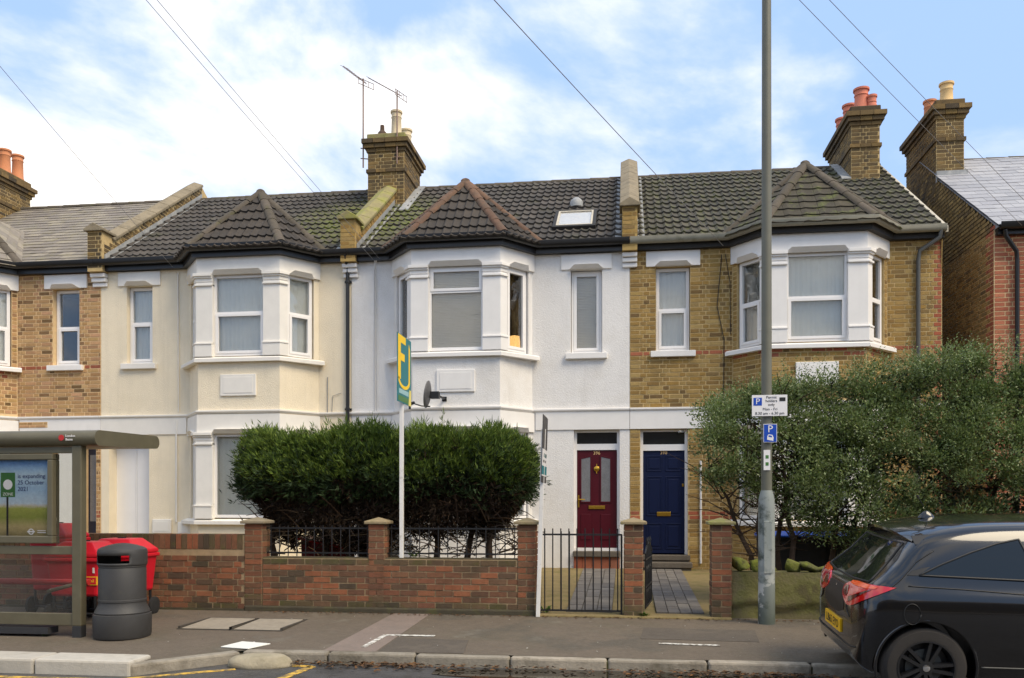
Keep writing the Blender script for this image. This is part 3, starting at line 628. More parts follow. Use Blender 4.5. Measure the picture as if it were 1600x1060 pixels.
def house(name, label, xL, xR, xc, side, render, small, door_u, tiles, bay_tiles, hip, gutter, brick=None, mortar=None, win_kind='net', split=.5, trim='white_paint', n_ind=300, end=False):
    H = thing(name, label, 'house', ((xL+xR)/2, YF, .3), 'terraced houses')
    F = Frame((0, YF), (1, 0)); wall_m = render or mortar
    sw = (small[0], small[1], 4.23, 5.73)
    dz = (.40, 2.87); holes = [sw, (door_u[0], door_u[1], *dz)]
    bayh = [(xc-1.1, xc+1.1, .6, 2.85), (xc-1.1, xc+1.1, 3.5, 5.85)]
    w = panel(MB(), F, xL+.001, xR-.001, .2, ZE+.06, holes+bayh, .3).build('wall', wall_m, H)
    # rooms behind, rear and gable
    mb = MB().box(xL+.02, xR-.02, YF+1.6, YF+7.2, .2, ZE-.05); mb.build('inner_wall', 'interior', H)
    mb = MB().box(xL+.02, xR-.02, YF+.305, YF+1.6, 2.95, 3.25); mb.box(xL+.02, xR-.02, YF+.305, YF+1.6, 5.95, 6.05)
    mb.box(xL+.02, xL+.1, YF+.305, YF+1.6, .2, 6.05); mb.box(xR-.1, xR-.02, YF+.305, YF+1.6, .2, 6.05); mb.box(xL+.02, xR-.02, YF+.305, YF+1.6, .2, .38)
    sx = door_u[1]+.1 if side < 0 else door_u[0]-.2; mb.box(sx, sx+.1, YF+.31, YF+1.6, .38, 2.95); mb.build('partition', 'interior', H)
    facets = (Frame((xc-1.28, YF), (.5, -.62)), Frame((xc-.78, YB), (1, 0)), Frame((xc+.78, YB), (.5, .62)))
    CL = math.hypot(.5, .62); g0, g1, f0, f1 = 1.27, 2.83, 4.215, 5.715
    bw = MB(); hl = []
    for k, Fk in enumerate(facets):
        ln = 1.56 if k == 1 else CL; a, b = ((.10, CL-.15) if k == 0 else (.26, 1.30) if k == 1 else (.15, CL-.10))
        hs = [(a, b, g0, g1), (a, b, f0, f1)]; hl.append((a, b)); panel(bw, Fk, .001, ln-.001, .25, ZE+.02, hs, .14)
    bay = bw.build('bay', wall_m, H)
    for k, Fk in enumerate(facets):
        a, b = hl[k]
        kd = win_kind if isinstance(win_kind, str) else win_kind[k]
        sp = split[k] if isinstance(split, tuple) else split
        window(Fk, a+.02, b-.02, f0+.02, f1-.005, -.04, H, sp, 'top' if sp and sp > .6 else 'low', kd)
        window(Fk, a+.02, b-.02, g0+.02, g1-.005, -.04, H, None, '', 'net')
        for z in (f1, g1): lintel_trim(Fk, a+.03, b-.03, z-.012, bay, trim)
    # columns on the front corners
    for s in (-1, 1):
        for z0, z1 in ((f0, f1), (g0, g1)):
            def plan(d):
                Fc = facets[2] if s > 0 else facets[0]; Ff = facets[1]
                u_in = 1.56-.30 if s > 0 else .30; ci = .14 if s > 0 else CL-.14
                p1 = Ff.p(u_in-s*0, d, 0); p2 = Fc.p(ci, d, 0)
                n1, n2 = Ff.n, Fc.n; bis = (n1+n2).normalized(); c = Vector(((xc+s*.78), YB, 0))+bis*d/max(.5, bis.dot(n1))
                p3 = Fc.p(ci, -.05, 0); p4 = Ff.p(u_in, -.05, 0); c2 = Vector(((xc+s*.78), YB, 0))-bis*.05
                return [p1, c, p2, p3, c2, p4]
            def ring(mb, d, a, b): mb.prism([p+Vector((0, 0, a)) for p in plan(d)], (0, 0, b-a))
            mb = MB(); ring(mb, .040, z0+.27, z1-.14); cmn = mb.build('column', trim, H, bevel=.006)
            mb = MB(); ring(mb, .066, z0, z0+.22); ring(mb, .078, z0+.22, z0+.25); ring(mb, .055, z0+.25, z0+.27); mb.build('column_base', trim, cmn, bevel=.008)
            mb = MB(); ring(mb, .072, z1-.215, z1-.18); ring(mb, .050, z1-.14, z1-.075); ring(mb, .078, z1-.075, z1-.045); ring(mb, .105, z1-.045, z1+.01); mb.build('capital', trim, cmn, bevel=.006)
    # sills, frieze and string course follow the bay
    MB().sweep([(-.02, 0), (.085, 0), (.085, .06), (.05, .085), (-.02, .10)], [(xc-1.36, YF-.0)]+bay_path(xc)[1:3]+[(xc+1.36, YF)], 4.115).build('bay_sill', trim, H)
    MB().sweep([(-.02, 0), (.085, 0), (.085, .06), (-.02, .10)], [(xc-1.36, YF-.0)]+bay_path(xc)[1:3]+[(xc+1.36, YF)], 1.17).build('bay_sill', trim, H)
    MB().sweep([(-.02, 0), (.028, 0), (.028, .30), (-.02, .30)], [(xc-1.30, YF-.001)]+bay_path(xc)[1:3]+[(xc+1.30, YF-.001)], 5.715).build('bay_frieze', trim, H)
    MB().sweep([(-.02, 0), (.026, 0), (.026, .34), (-.02, .34)], [(xc-1.30, YF-.001)]+bay_path(xc)[1:3]+[(xc+1.30, YF-.001)], 2.83).build('bay_frieze', trim, H)
    MB().sweep([(-.02, 0), (.02, 0), (.05, .03), (.05, .055), (-.02, .07)], [(xL+.002, YF)]+bay_path(xc)+[(xR-.002, YF)], 3.185).build('string_course', trim, H)
    b0, b1 = (xL+.002, xc-1.34) if side < 0 else (xc+1.34, xR-.002)
    mb = MB(); F.box(mb, b0, b1, -.01, .022, 2.87, 3.185); mb.build('lintel_band', trim, H)
    pl = MB(); Fb = facets[1]; Fb.box(pl, .78-.34, .78+.34, -.01, .03, 3.50, 3.89); pl = pl.build('plaque', trim, H, bevel=.008)
    mb = MB(); Fb.box(mb, .78-.28, .78+.28, .03, .036, 3.55, 3.84); mb.build('plaque_face', trim, pl, bevel=.004)
    # small window
    lm = MB(); F.box(lm, small[0]-.17, small[1]+.17, -.01, .03, 5.73, 6.0); lm = lm.build('lintel', trim, H, bevel=.006)
    lintel_trim(F, small[0], small[1], 5.732, lm, trim, .03, .06)
    window(F, small[0]+.01, small[1]-.01, 4.25, 5.72, -.10, H, split if not isinstance(split, tuple) else split[3], 'low', win_kind if isinstance(win_kind, str) else win_kind[3])
    mb = MB(); F.box(mb, small[0]-.09, small[1]+.09, -.12, .075, 4.13, 4.235); mb.build('sill', trim, H, bevel=.008)
    # brick faces
    if brick:
        bh = holes+[(xc-1.285, xc+1.285, 0, 9), (small[0]-.17, small[1]+.17, 5.73, 6.0), (small[0]-.09, small[1]+.09, 4.13, 4.235), (-99, 99, 3.17, 3.27), (b0, b1, 2.87, 3.19)]
        if end: bh.append((4.66, 4.74, -1, -1))
        def mf(p, q, z, i):
            if 4.12 < z < 4.19: return 'brick_red'
            if end and (p > xR-.13 or (p > xR-.25 and int(z/.0762) % 2)): return 'brick_red'
            if z < 1.35 and z > 1.25: return 'brick_red'
            return brick
        z_off = .2
        lay(F, layout(xL+.005, xR-.005, .2, ZE-.02, bh), H, mf, n_ind, key=lambda b: -b[2] if b[2] > 3.2 else 10-b[2])
        for k, Fk in enumerate(facets):
            ln = 1.56 if k == 1 else CL; a, b = hl[k]
            hs = [(a, b, g0, g1), (a, b, f0, f1), (-9, 9, 4.10, 4.215), (-9, 9, 5.71, 7), (-9, 9, 1.16, 1.27), (-9, 9, 2.83, 3.27), (.78-.34, .78+.34, 3.5, 3.89) if k == 1 else (0, 0, 0, 0)]
            if k != 1: hs += [((CL-.15) if k == 0 else -1, 9 if k == 0 else .15, g0, g1), ((CL-.15) if k == 0 else -1, 9 if k == 0 else .15, f0, f1)]
            else: hs += [(-1, 9, f0, f1), (-1, 9, g0, g1)]
            lay(Fk, layout(.004, ln-.004, .25, ZE-.02, hs), bay, lambda p, q, z, i: 'brick_red' if 3.94 < z < 4.12 and R.random() < .35 else brick, 0)
    # eaves: fascia, gutter
    ep = [(xL+.002, YF), (xc-1.30, YF), (xc-.79, YB), (xc+.79, YB), (xc+1.30, YF), (xR-.002, YF)]
    MB().sweep([(-.02, 0), (.115, 0), (.115, .15), (-.02, .15)], ep, ZE-.135).build('fascia', 'dark_fascia' if gutter != 'black_plastic' else gutter, H)
    MB().sweep([(.118, .075), (.135, .03), (.165, .005), (.20, .0), (.235, .02), (.25, .06), (.255, .115), (.24, .115), (.225, .05), (.19, .03), (.15, .05), (.135, .10), (.118, .11)], ep, ZE-.055).build('gutter', gutter, H, smooth=50)
    # main roof
    mb = MB(); mb.prism([(xL, YE, ZE-.02), (xL, YR, ZR-.02), (xL, YR+3.7, ZE-.02)], (xR-xL, 0, 0)); mb.build('roof_deck', 'deck', H)
    mb = MB(); mb.prism([(xL, YR+.02, ZR+.03), (xL, YR+3.9, ZE+.0), (xL, YR+3.9, ZE-.05), (xL, YR+.02, ZR-.02)], (xR-xL, 0, 0)); mb.build('rear_roof', 'slate_old' if tiles == 'slate' else tiles, H)
    ax, ay, az = xc, 15.42, 7.50
    up = Vector((0, SL.y, SL.z)); tR = (az-ZE)/SL.z*1.0
    def inval(u, w_):
        x = u+xL; hw = 1.36*(1-w_/tR); return w_ < tR-.1 and abs(x-xc) < hw-.04
    me, tw, gg = (SLO, .26, .19) if tiles == 'slate' else (TM[tiles], .30, .328)
    if tiles == 'slate':
        v0 = max(0, -14.95-xL)
        tile_field(H, (xL+v0, YE-.03, ZE+.0), (1, 0, 0), up, [(0, 0), (xR-xL-v0, 0), (xR-xL-v0, SLEN), (0, SLEN)], SLO, .30, .21, 'slate', lambda u, w_: inval(u+v0, w_), .5)
    else:
        tile_field(H, (xL, YE-.03, ZE+.0), (1, 0, 0), up, [(0, 0), (xR-xL, 0), (xR-xL, SLEN), (0, SLEN)], me, tw, gg, 'roof_tile', inval)
    ridge_run(H, (xL, YR, ZR+.02), (xR, YR, ZR+.02), 'hip_grey' if hip != 'hip_terracotta' else 'hip_grey', .085, .42)
    # bay roof
    A = Vector((ax, ay, az)); ze = ZE+.01
    FLc, FRc = Vector((xc-.90, YB-.20, ze)), Vector((xc+.90, YB-.20, ze)); Lc, Rc = Vector((xc-1.47, YE+.0, ze)), Vector((xc+1.47, YE+.0, ze)); Bk = Vector((ax, YE+(az-ZE)*(YR-YE)/(ZR-ZE)+.1, az))
    br = MB(); dn = Vector((0, 0, -.025))
    for tri in ((FLc, FRc, A), (FRc, Rc, A), (Lc, FLc, A), (Rc, Bk, A), (Bk, Lc, A)): br.poly([p+dn for p in tri])
    br.poly([p+dn for p in (Lc, FLc, FRc, Rc)]); br = br.build('bay_roof', 'deck', H)
    tmesh, ttw, tg = (SLO, .30, .21) if tiles == 'slate' else (TB[bay_tiles], .30 if bay_tiles == 'tile_bay' else .28, .285 if bay_tiles == 'tile_bay' else .20)
    for p, q in ((FLc, FRc), (FRc, Rc), (Lc, FLc)):
        u = (q-p).normalized(); w_ = (A-p)-u*(A-p).dot(u); hgt = w_.length; w_.normalize()
        tile_field(br, p, u, w_, [(0, 0), ((q-p).length, 0), ((A-p).dot(u), hgt)], tmesh, ttw, tg, 'slate' if tiles == 'slate' else 'roof_tile', u_off=.08)
    if tiles == 'slate':
        p, q = Rc, Bk; u = (q-p).normalized(); w_ = (A-p)-u*(A-p).dot(u); hgt = w_.length; w_.normalize()
        tile_field(br, p+Vector((0, 0, .01)), u, w_, [(0, 0), ((q-p).length, 0), ((A-p).dot(u), hgt)], SLO, .30, .21, 'slate', u_off=.08)
    for c in (FLc, FRc, Lc, Rc): ridge_run(br, c+(A-c)*.01+Vector((0, 0, .03)), A+Vector((0, 0, .05)), hip, .085, .36, 'hip_tile')
    return H, F, facets

def downpipe(H, x, y, z0, z1, m='black_plastic', r=.034, off=.1):
    mb = MB().tube([(x, y-.19, z1), (x, y-.17, z1-.08), (x, y-off+.04, z1-.2), (x, y-off+.04, z1-.3), (x, y-off+.04, z0)], r, 10); p = mb.build('downpipe', m, H, smooth=40)
    mb = MB()
    for k in range(3):
        z = z0+.5+(z1-z0-1)*k/2; mb.lathe([(r, z), (r*1.25, z+.01), (r*1.25, z+.06), (r, z+.07)], (x, y-off+.04, 0), 10); mb.box(x-r*1.9, x+r*1.9, y-off+.06, y-.003, z+.015, z+.05)
    mb.build('pipe_clip', m, p); return p
HA, FA, _ = house('terraced_house', 'tan brick terraced house behind the bus shelter with old pale slates', -15.1, -10.066, -13.12, 1, None, (-11.08, -10.52), (-10.44, -10.17), 'slate', None, 'hip_grey', 'black_plastic', 'brick_tan', 'mortar_tan', ('net', 'net', 'net', None), .5, n_ind=300)
HB, FB, fcB = house('terraced_house', 'cream rendered terraced house with black gutter and dark tiled bay roof', -10.064, -5.05, -6.96, -1, 'cream_render', (-9.53, -9.0), (-9.90, -9.07), 'tile_brown', 'tile_bay', 'hip_grey', 'black_plastic', win_kind='net', split=.53, trim='cream_paint')
HC, FC, fcC = house('terraced_house', 'white rendered terraced house with the dark red front door', -5.046, .066, -2.95, 1, 'white_render', (-.98, -.42), (-.925, -.108), 'tile_brown', 'tile_bay', 'hip_terracotta', 'black_plastic', win_kind=('brown', 'blind', None, 'blind'), split=(None, .70, None, None))
HD, FD, fcD = house('terraced_house', 'yellow stock brick terraced house with the blue front door and pale gutter', .070, 5.30, 3.13, -1, None, (.523, 1.12), (.253, 1.082), 'tile_mossy', 'tile_bay_mossy', 'hip_grey', 'grey_gutter', 'brick_stock', 'mortar_yellow', ('white', 'net', None, 'white'), .5, end=True)
Fr_ = fcC[2]; mb = MB(); mb.prism([Fr_.p(u, -.20, z) for u, z in ((.70, 5.69), (.44, 5.50), (.35, 5.18), (.41, 4.95), (.54, 4.76), (.70, 4.70))], Fr_.n*.02); mb.build('tied_curtain', 'curtain_brown', HC)
# parapets between the roofs
parapet(HB, -10.065, .30, 'mortar_yellow', 'coping', 'brick_chimney')
parapet(HC, -5.05, .28, 'parapet_yellow', 'coping_moss', 'brick_stock')
parapet(HD, .068, .26, 'parapet_yellow', 'coping', 'brick_stock')
# chimneys
chimney(HA, -15.45, -14.75+.2, 17.3, 19.0, 7.8, 9.30, 'brick_chimney', 'mortar_yellow', [(-14.72, 17.9, .13, .62, 'pot_cream'), (-14.72, 18.35, .13, .58, 'pot_orange'), (-14.72, 18.78, .13, .62, 'pot_orange')], 'fr')
ch = chimney(HC, -5.50, -4.70, 17.55, 18.95, 7.6, 9.36, 'brick_chimney', 'mortar_yellow', [(-4.95, 17.85, .115, .60, 'pot_cream'), (-4.90, 18.5, .12, .48, 'pot_cream')], 'fr', moss='coping_moss')
mb = MB(); mb.lathe([(.13, 9.47), (.10, 9.58), (.05, 9.64), (.045, 9.75), (.0, 9.77)], (-5.24, 17.75, 0), 8); mb.build('broken_pot', 'hip_terracotta', ch)
chimney(HD, 4.50, 5.05, 17.75, 19.6, 7.8, 9.42, 'brick_chimney', 'mortar_yellow', [(4.76, 18.0, .14, .46, 'pot_red'), (4.70, 18.7, .13, .46, 'pot_red'), (4.70, 19.3, .13, .44, 'pot_red'), (4.94, 17.9, .09, .27, 'pot_red')], 'fl')
# pipes, cables
downpipe(HB, -5.10, YF, .4, ZE-.03)
mb = MB().tube([(4.97+.25, YF-.2, ZE-.02), (5.2, YF-.18, ZE-.15), (4.92, YF-.07, ZE-.33), (4.90, YF-.055, ZE-.5), (4.90, YF-.055, .4)], .036, 10); dp = mb.build('downpipe', 'grey_pipe', HD, smooth=40)
for pts, m, H, r in (([(-8.47, YF-.015, 5.95), (-8.46, YF-.015, 3.3)], 'cream_paint', HB, .012), ([(-8.50, YF-.02, 3.13), (-8.50, YF-.02, 1.2)], 'cream_paint', HB, .018), ([(-4.52, YF-.18, 5.98), (-4.60, YF-.02, 5.86), (-4.59, YF-.02, 3.26)], 'cable_white', HC, .009), ([(-4.55, YF-.18, 5.98), (-4.56, YF-.02, 5.80), (-4.55, YF-.02, 3.26)], 'cable_white', HC, .006),
                     ([(1.66, YF-.02, 5.9), (1.58, YF-.02, 5.0), (1.70, YF-.02, 4.4), (1.69, YF-.02, 3.3)], 'iron', HD, .007), ([(1.72, YF-.02, 5.9), (1.80, YF-.02, 5.4), (1.81, YF-.02, 4.5)], 'iron', HD, .006), ([(1.30, YF-.03, 2.3), (1.30, YF-.03, .5)], 'upvc', HD, .02), ([(-5.5, YF-.02, 3.9), (-5.5, YF-.02, 3.2)], 'wire', HB, .008), ([(-5.24, YF-.02, 3.6), (-5.4, YF-.02, 3.55), (-5.42, YF-.02, 3.2)], 'wire', HB, .005)):
    MB().tube(pts, r, 6).build('cable', m, H, smooth=60)
# skylight and vent on the white house
B = Matrix((Vector((1, 0, 0)), SL, Vector((1, 0, 0)).cross(SL))).transposed().to_4x4()
def on_roof(x, s): M = B.copy(); M.translation = Vector((x, YE, ZE))+SL*s; return M
sk = MB(); sk.M = on_roof(-.95, .72)
for q in ((-.40, .40, 0, .07), (-.40, .40, 1.00, 1.07), (-.40, -.33, .07, 1.00), (.33, .40, .07, 1.00)): sk.box(q[0], q[1], q[2], q[3], .0, .12)
sk = sk.build('skylight', 'dark_fascia', HC, bevel=.01)
mb = MB(); mb.M = on_roof(-.95, .72); mb.box(-.335, .335, .065, 1.005, .085, .10); mb.build('skylight_pane', 'curtain_net', sk)
mb = MB(); mb.M = on_roof(-.95, .72); mb.box(-.335, .335, .065, 1.005, .104, .108); mb.build('skylight_glass', 'clear_glass', sk)
mb = MB(); mb.M = on_roof(-.95, .72)
for q in ((-.335, .335, .065, .10), (-.335, .335, .97, 1.005), (-.335, -.30, .10, .97), (.30, .335, .10, .97)): mb.box(q[0], q[1], q[2], q[3], .108, .125)
mb.build('skylight_trim', 'mortar_light', sk)
mb = MB(); mb.lathe([(.13, .0), (.13, .10), (.10, .15), (.05, .19), (0, .20)], (0, 0, 0), 16); 
for i in range(len(mb.v)): p = Vector(mb.v[i])+Vector((-.98, YE, ZE))+SL*2.35+Vector((0, 0, .02)); mb.v[i] = tuple(p)
mb.build('roof_vent', 'lead', HC, smooth=50)
MB().prism([(-4.70, 17.1, 7.66), (-4.50, 17.1, 7.66), (-4.50, 18.7, 8.74), (-4.70, 18.7, 8.74)], (0, 0, .02)).build('chimney_flashing', 'lead', HC)
MB().prism([(4.32, 17.75, 8.10), (4.5, 17.75, 8.10), (4.5, 18.72, 8.75), (4.32, 18.72, 8.75)], (0, 0, .03)).build('chimney_flashing', 'lead', HD)
# verge closing the gable end of the brick house
MB().prism([(5.28, YF+.3, .2), (5.28, YF+7.2, .2), (5.28, YF+7.2, ZE-.03), (5.28, YR, ZR-.06), (5.28, YE+.1, ZE-.03)], (.018, 0, 0)).build('gable_wall', 'brick_flank', HD)
MB().prism([(5.29, YE-.03, ZE-.06), (5.29, YR, ZR-.06), (5.29, YR, ZR+.04), (5.29, YE-.03, ZE+.04)], (.05, 0, 0)).build('verge', 'mortar_light', HD)

# ------------------------------------------------------------------ doors
def door_frame(H, F, u0, u1, z0, z1, m, fan_z):
    mb = MB(); d0, d1 = -.17, -.10
    F.box(mb, u0, u0+.05, d0, d1, z0, z1); F.box(mb, u1-.05, u1, d0, d1, z0, z1); F.box(mb, u0+.05, u1-.05, d0, d1, z1-.04, z1); F.box(mb, u0+.05, u1-.05, d0, d1, fan_z-.11, fan_z)
    o = mb.build('door_frame', m, H); mb = MB(); F.box(mb, u0+.05, u1-.05, -.15, -.14, fan_z, z1-.04); mb.build('fanlight', 'fanlight_dark', o); return o
def numerals(txt, F, u, z, d, parent, m, size=.085):
    M = F.M(u, d, z) @ Matrix.Rotation(PI/2, 4, 'X'); text_mb(txt, size, M).build('door_number', m, parent)
F = FC
door_frame(HC, F, -.925, -.108, .72, 2.865, 'upvc', 2.62)
mb = MB(); F.box(mb, -.872, -.161, -.165, -.125, .755, 2.505); dr = mb.build('door', 'door_red', HC)
for a, b, arch in ((-.795, -.635, 1), (-.44, -.28, -1)):
    hi, lo_ = 2.385, 2.35; L_, R_ = (lo_, hi) if arch > 0 else (hi, lo_)
    MB().prism([F.p(a, -.125, 1.585), F.p(b, -.125, 1.585), F.p(b, -.125, R_), F.p(a, -.125, L_)], F.n*.006).build('door_pane', 'frosted', dr)
    mb = MB()
    for q in ((a-.025, a, 1.56, L_+.02), (b, b+.025, 1.56, R_+.02), (a, b, 1.56, 1.585)): F.box(mb, q[0], q[1], -.125, -.112, q[2], q[3])
    mb.prism([F.p(a, -.125, L_), F.p(b, -.125, R_), F.p(b, -.125, R_+.025), F.p(a, -.125, L_+.025)], F.n*.013); mb.build('pane_moulding', 'door_red', dr, bevel=.004)
    mb = MB(); F.box(mb, a-.01, b+.01, -.125, -.113, .90, 1.36); mb.build('door_panel', 'door_red', dr, bevel=.02)
mb = MB(); F.box(mb, -.665, -.37, -.125, -.105, 1.45, 1.51); mb.build('letter_box', 'brass', dr, bevel=.006)
mb = MB(); F.box(mb, -.86, -.83, -.125, -.112, 1.48, 1.70); mb.M = None; mb.tube([F.p(-.845, -.115, 1.62), F.p(-.845, -.07, 1.62), F.p(-.73, -.07, 1.62)], .012, 8); mb.build('door_handle', 'brass', dr)
mb = MB(); mb.lathe([(.012, 0), (.045, .006), (.05, .02), (.03, .03), (0, .032)], (0, 0, 0), 14, 'y')
mb.v = [tuple(F.p(-.52, -.125, 2.17)+Vector((x, -y, z))) for x, y, z in mb.v]; mb.tube([F.p(-.52, -.115, 2.17), F.p(-.52, -.115, 2.26)], .009, 6); mb.tube([F.p(-.52, -.115, 2.17), F.p(-.52, -.115, 2.09)], .011, 6); mb.build('door_knocker', 'brass', dr, smooth=40)
numerals('396', F, -.52, 2.455, -.125, dr, 'pot_buff')
mb = MB(); F.box(mb, -.925, -.108, -.20, -.08, .70, .752); mb.build('threshold', 'upvc', HC)
st = MB(); F.box(st, -.935, -.10, -.3, .10, .60, .70); st = st.build('door_step', 'stone_step', HC, bevel=.012)
for i in range(5):
    mb = MB(); F.box(mb, -.92+i*.163, -.92+i*.163+.155, -.05, .05, .36, .595); mb.build('riser_tile', 'terracotta_step', st)
F = FD
door_frame(HD, F, .253, 1.082, .645, 2.865, 'upvc', 2.60)
mb = MB(); F.box(mb, .300, 1.035, -.165, -.13, .665, 2.495); dr = mb.build('door', 'door_blue', HD)
for a, b in ((.36, .64), (.695, .975)):
    for c, d in ((.74, 1.20), (1.33, 2.03), (2.12, 2.40)):
        mb = MB(); 
        for q in ((a, a+.02, c, d), (b-.02, b, c, d), (a+.02, b-.02, c, c+.02), (a+.02, b-.02, d-.02, d)): F.box(mb, q[0], q[1], -.13, -.121, q[2], q[3])
        F.box(mb, a+.05, b-.05, -.13, -.120, c+.05, d-.05); mb.build('door_panel', 'door_blue', dr, bevel=.006)
mb = MB(); F.box(mb, .545, .79, -.13, -.112, 1.325, 1.40); mb.build('letter_box', 'brass', dr, bevel=.006)
mb = MB(); F.box(mb, .985, 1.015, -.13, -.112, 1.85, 1.90); mb.build('door_lock', 'brass', dr, bevel=.004)
numerals('398', F, .667, 2.452, -.13, dr, 'pot_buff')
MB().tube([F.p(1.0, -.06, 2.82), F.p(.92, .02, 2.815)], .02, 8).build('porch_lamp', 'lead', HD)
for i, (dz, dd, dx) in enumerate(((.645, .02, 0), (.53, .26, .02))):
    mb = MB(); F.box(mb, .24-dx, 1.10+dx, -.28, dd, .36, dz-.10); F.box(mb, .22-dx, 1.12+dx, -.28, dd+.03, dz-.10, dz-.005); mb.build('door_step', 'stone_step', HD, bevel=.012)
F = FB
mb = MB(); F.box(mb, -9.90, -9.07, -.28, -.25, .40, 2.86); dr = mb.build('door', 'upvc', HB)
mb = MB(); F.box(mb, -9.50, -9.47, -.25, -.235, .42, 2.62); F.box(mb, -9.46, -9.09, -.25, -.23, .46, 2.60); mb.build('door_leaf', 'upvc', dr, bevel=.01)
mb = MB(); mb.lathe([(0, 0), (1, 0), (1, .012), (0, .012)], (0, 0, 0), 24, 'y'); mb.v = [tuple(F.p(-9.10, -.228, 1.80)+Vector((x*.10, -y, z*.34))) for x, y, z in mb.v]; mb.build('oval_pane', 'frosted', dr)
for a, b, c, d in ((-8.98, -8.60, .98, 1.25), (-8.46, -8.20, .95, 1.20)):
    mb = MB(); F.box(mb, a, b, .0, .05, c, d); o = mb.build('meter_box', 'cream_paint', HB, bevel=.012); mb = MB(); F.box(mb, a+.04, b-.04, .05, .056, c+.04, d-.04); mb.build('meter_door', 'cream_paint', o, bevel=.004)
F = FA
mb = MB(); F.box(mb, -10.44, -10.17, -.20, -.16, .40, 2.86); dr = mb.build('door', 'door_navy', HA)
mb = MB(); F.box(mb, -10.40, -10.25, -.16, -.155, 1.2, 2.5); mb.build('door_pane', 'frosted', dr)
mb = MB(); F.box(mb, -10.94, -10.62, -.01, .03, .4, 2.87); mb.build('white_pier', 'white_paint', HA)
mb = MB(); F.box(mb, -11.78, -11.18, .01, .026, 3.03, 3.14); pq = mb.build('brick_plaque', 'mortar_tan', HA)
lay(Frame((0, YF-.026), (1, 0)), layout(-11.78, -11.18, 3.03, 3.14, g=.055), pq, 'brick_tan', 12, g=.055)

# ------------------------------------------------------------------ right-hand house beyond the gap
XE = 6.12
HE = thing('end_house', 'red fronted brick house with grey slate roof across the side passage', 'house', (7.6, YF, .3))
FE = Frame((0, YF), (1, 0)); MB().box(XE, 11, YF, YF+7.2, .2, ZE+.08).build('wall', 'mortar_tan', HE)
MB().prism([(XE, YF, ZE+.08), (XE, YR, ZR-.02), (XE, YF+7.2, ZE+.08)], (4.9, 0, 0)).build('gable', 'mortar_yellow', HE)
lay(FE, layout(XE+.005, 9.8, .2, ZE-.05), HE, 'brick_front_red', 200, key=lambda b: b[0]-b[2]*.1)
FL = Frame((XE, YF+7.0), (0, -1))
def ur(z):
    if z < ZE: return (0.0, 7.0)
    y = YE+(z-ZE)*(YR-YE)/(ZR-ZE); return (max(0, YF+7.0-(2*YR-y)), YF+7.0-y-.03)
lay(FL, layout(0, 7, .2, ZR-.03, urange=ur), HE, lambda p, q, z, i: 'brick_red' if (q > 6.90 or (q > 6.78 and i % 2)) and z < ZE else 'brick_flank', 300, key=lambda b: -b[1]-b[2]*.3)
tile_field(HE, (XE-.03, YE-.05, ZE+.03), (1, 0, 0), (0, SL.y, SL.z), [(0, 0), (3.3, 0), (3.3, SLEN), (0, SLEN)], SLN, .30, .235, 'slate', None, .5)
MB().prism([(XE+.0, YE-.03, ZE-.01), (XE, YR, ZR-.01), (XE, YR+3.7, ZE-.01)], (4.9, 0, 0)).build('roof_deck', 'slate_new', HE)
ridge_run(HE, (XE, YR, ZR+.02), (9.6, YR, ZR+.02), 'hip_grey', .085, .42)
chimney(HE, XE+.0, XE+.52, 17.75, 19.55, 7.6, 9.45, 'brick_chimney', 'mortar_yellow', [(XE+.28, 18.0, .125, .44, 'pot_buff'), (XE+.20, 18.7, .12, .42, 'pot_orange')], 'fl')
MB().box(XE-.01, XE+.57, 17.68, 17.75, 7.92, 8.14).build('chimney_flashing', 'lead', HE)
MB().box(XE+.02, 11, YF-.12, YF-.005, ZE-.12, ZE+.02).build('fascia', 'black_plastic', HE)
MB().sweep([(.118, .075), (.15, .01), (.20, .0), (.24, .03), (.25, .115), (.235, .115), (.2, .03), (.118, .11)], [(XE+.02, YF), (11, YF)], ZE-.06).build('gutter', 'black_plastic', HE, smooth=50)
downpipe_x = XE+.36
MB().tube([(XE+.1, YF-.18, ZE-.06), (XE+.12, YF-.16, ZE-.16), (XE+.32, YF-.08, ZE-.40), (XE+.34, YF-.06, ZE-.55), (XE+.34, YF-.06, .4)], .036, 10).build('downpipe', 'black_plastic', HE, smooth=40)
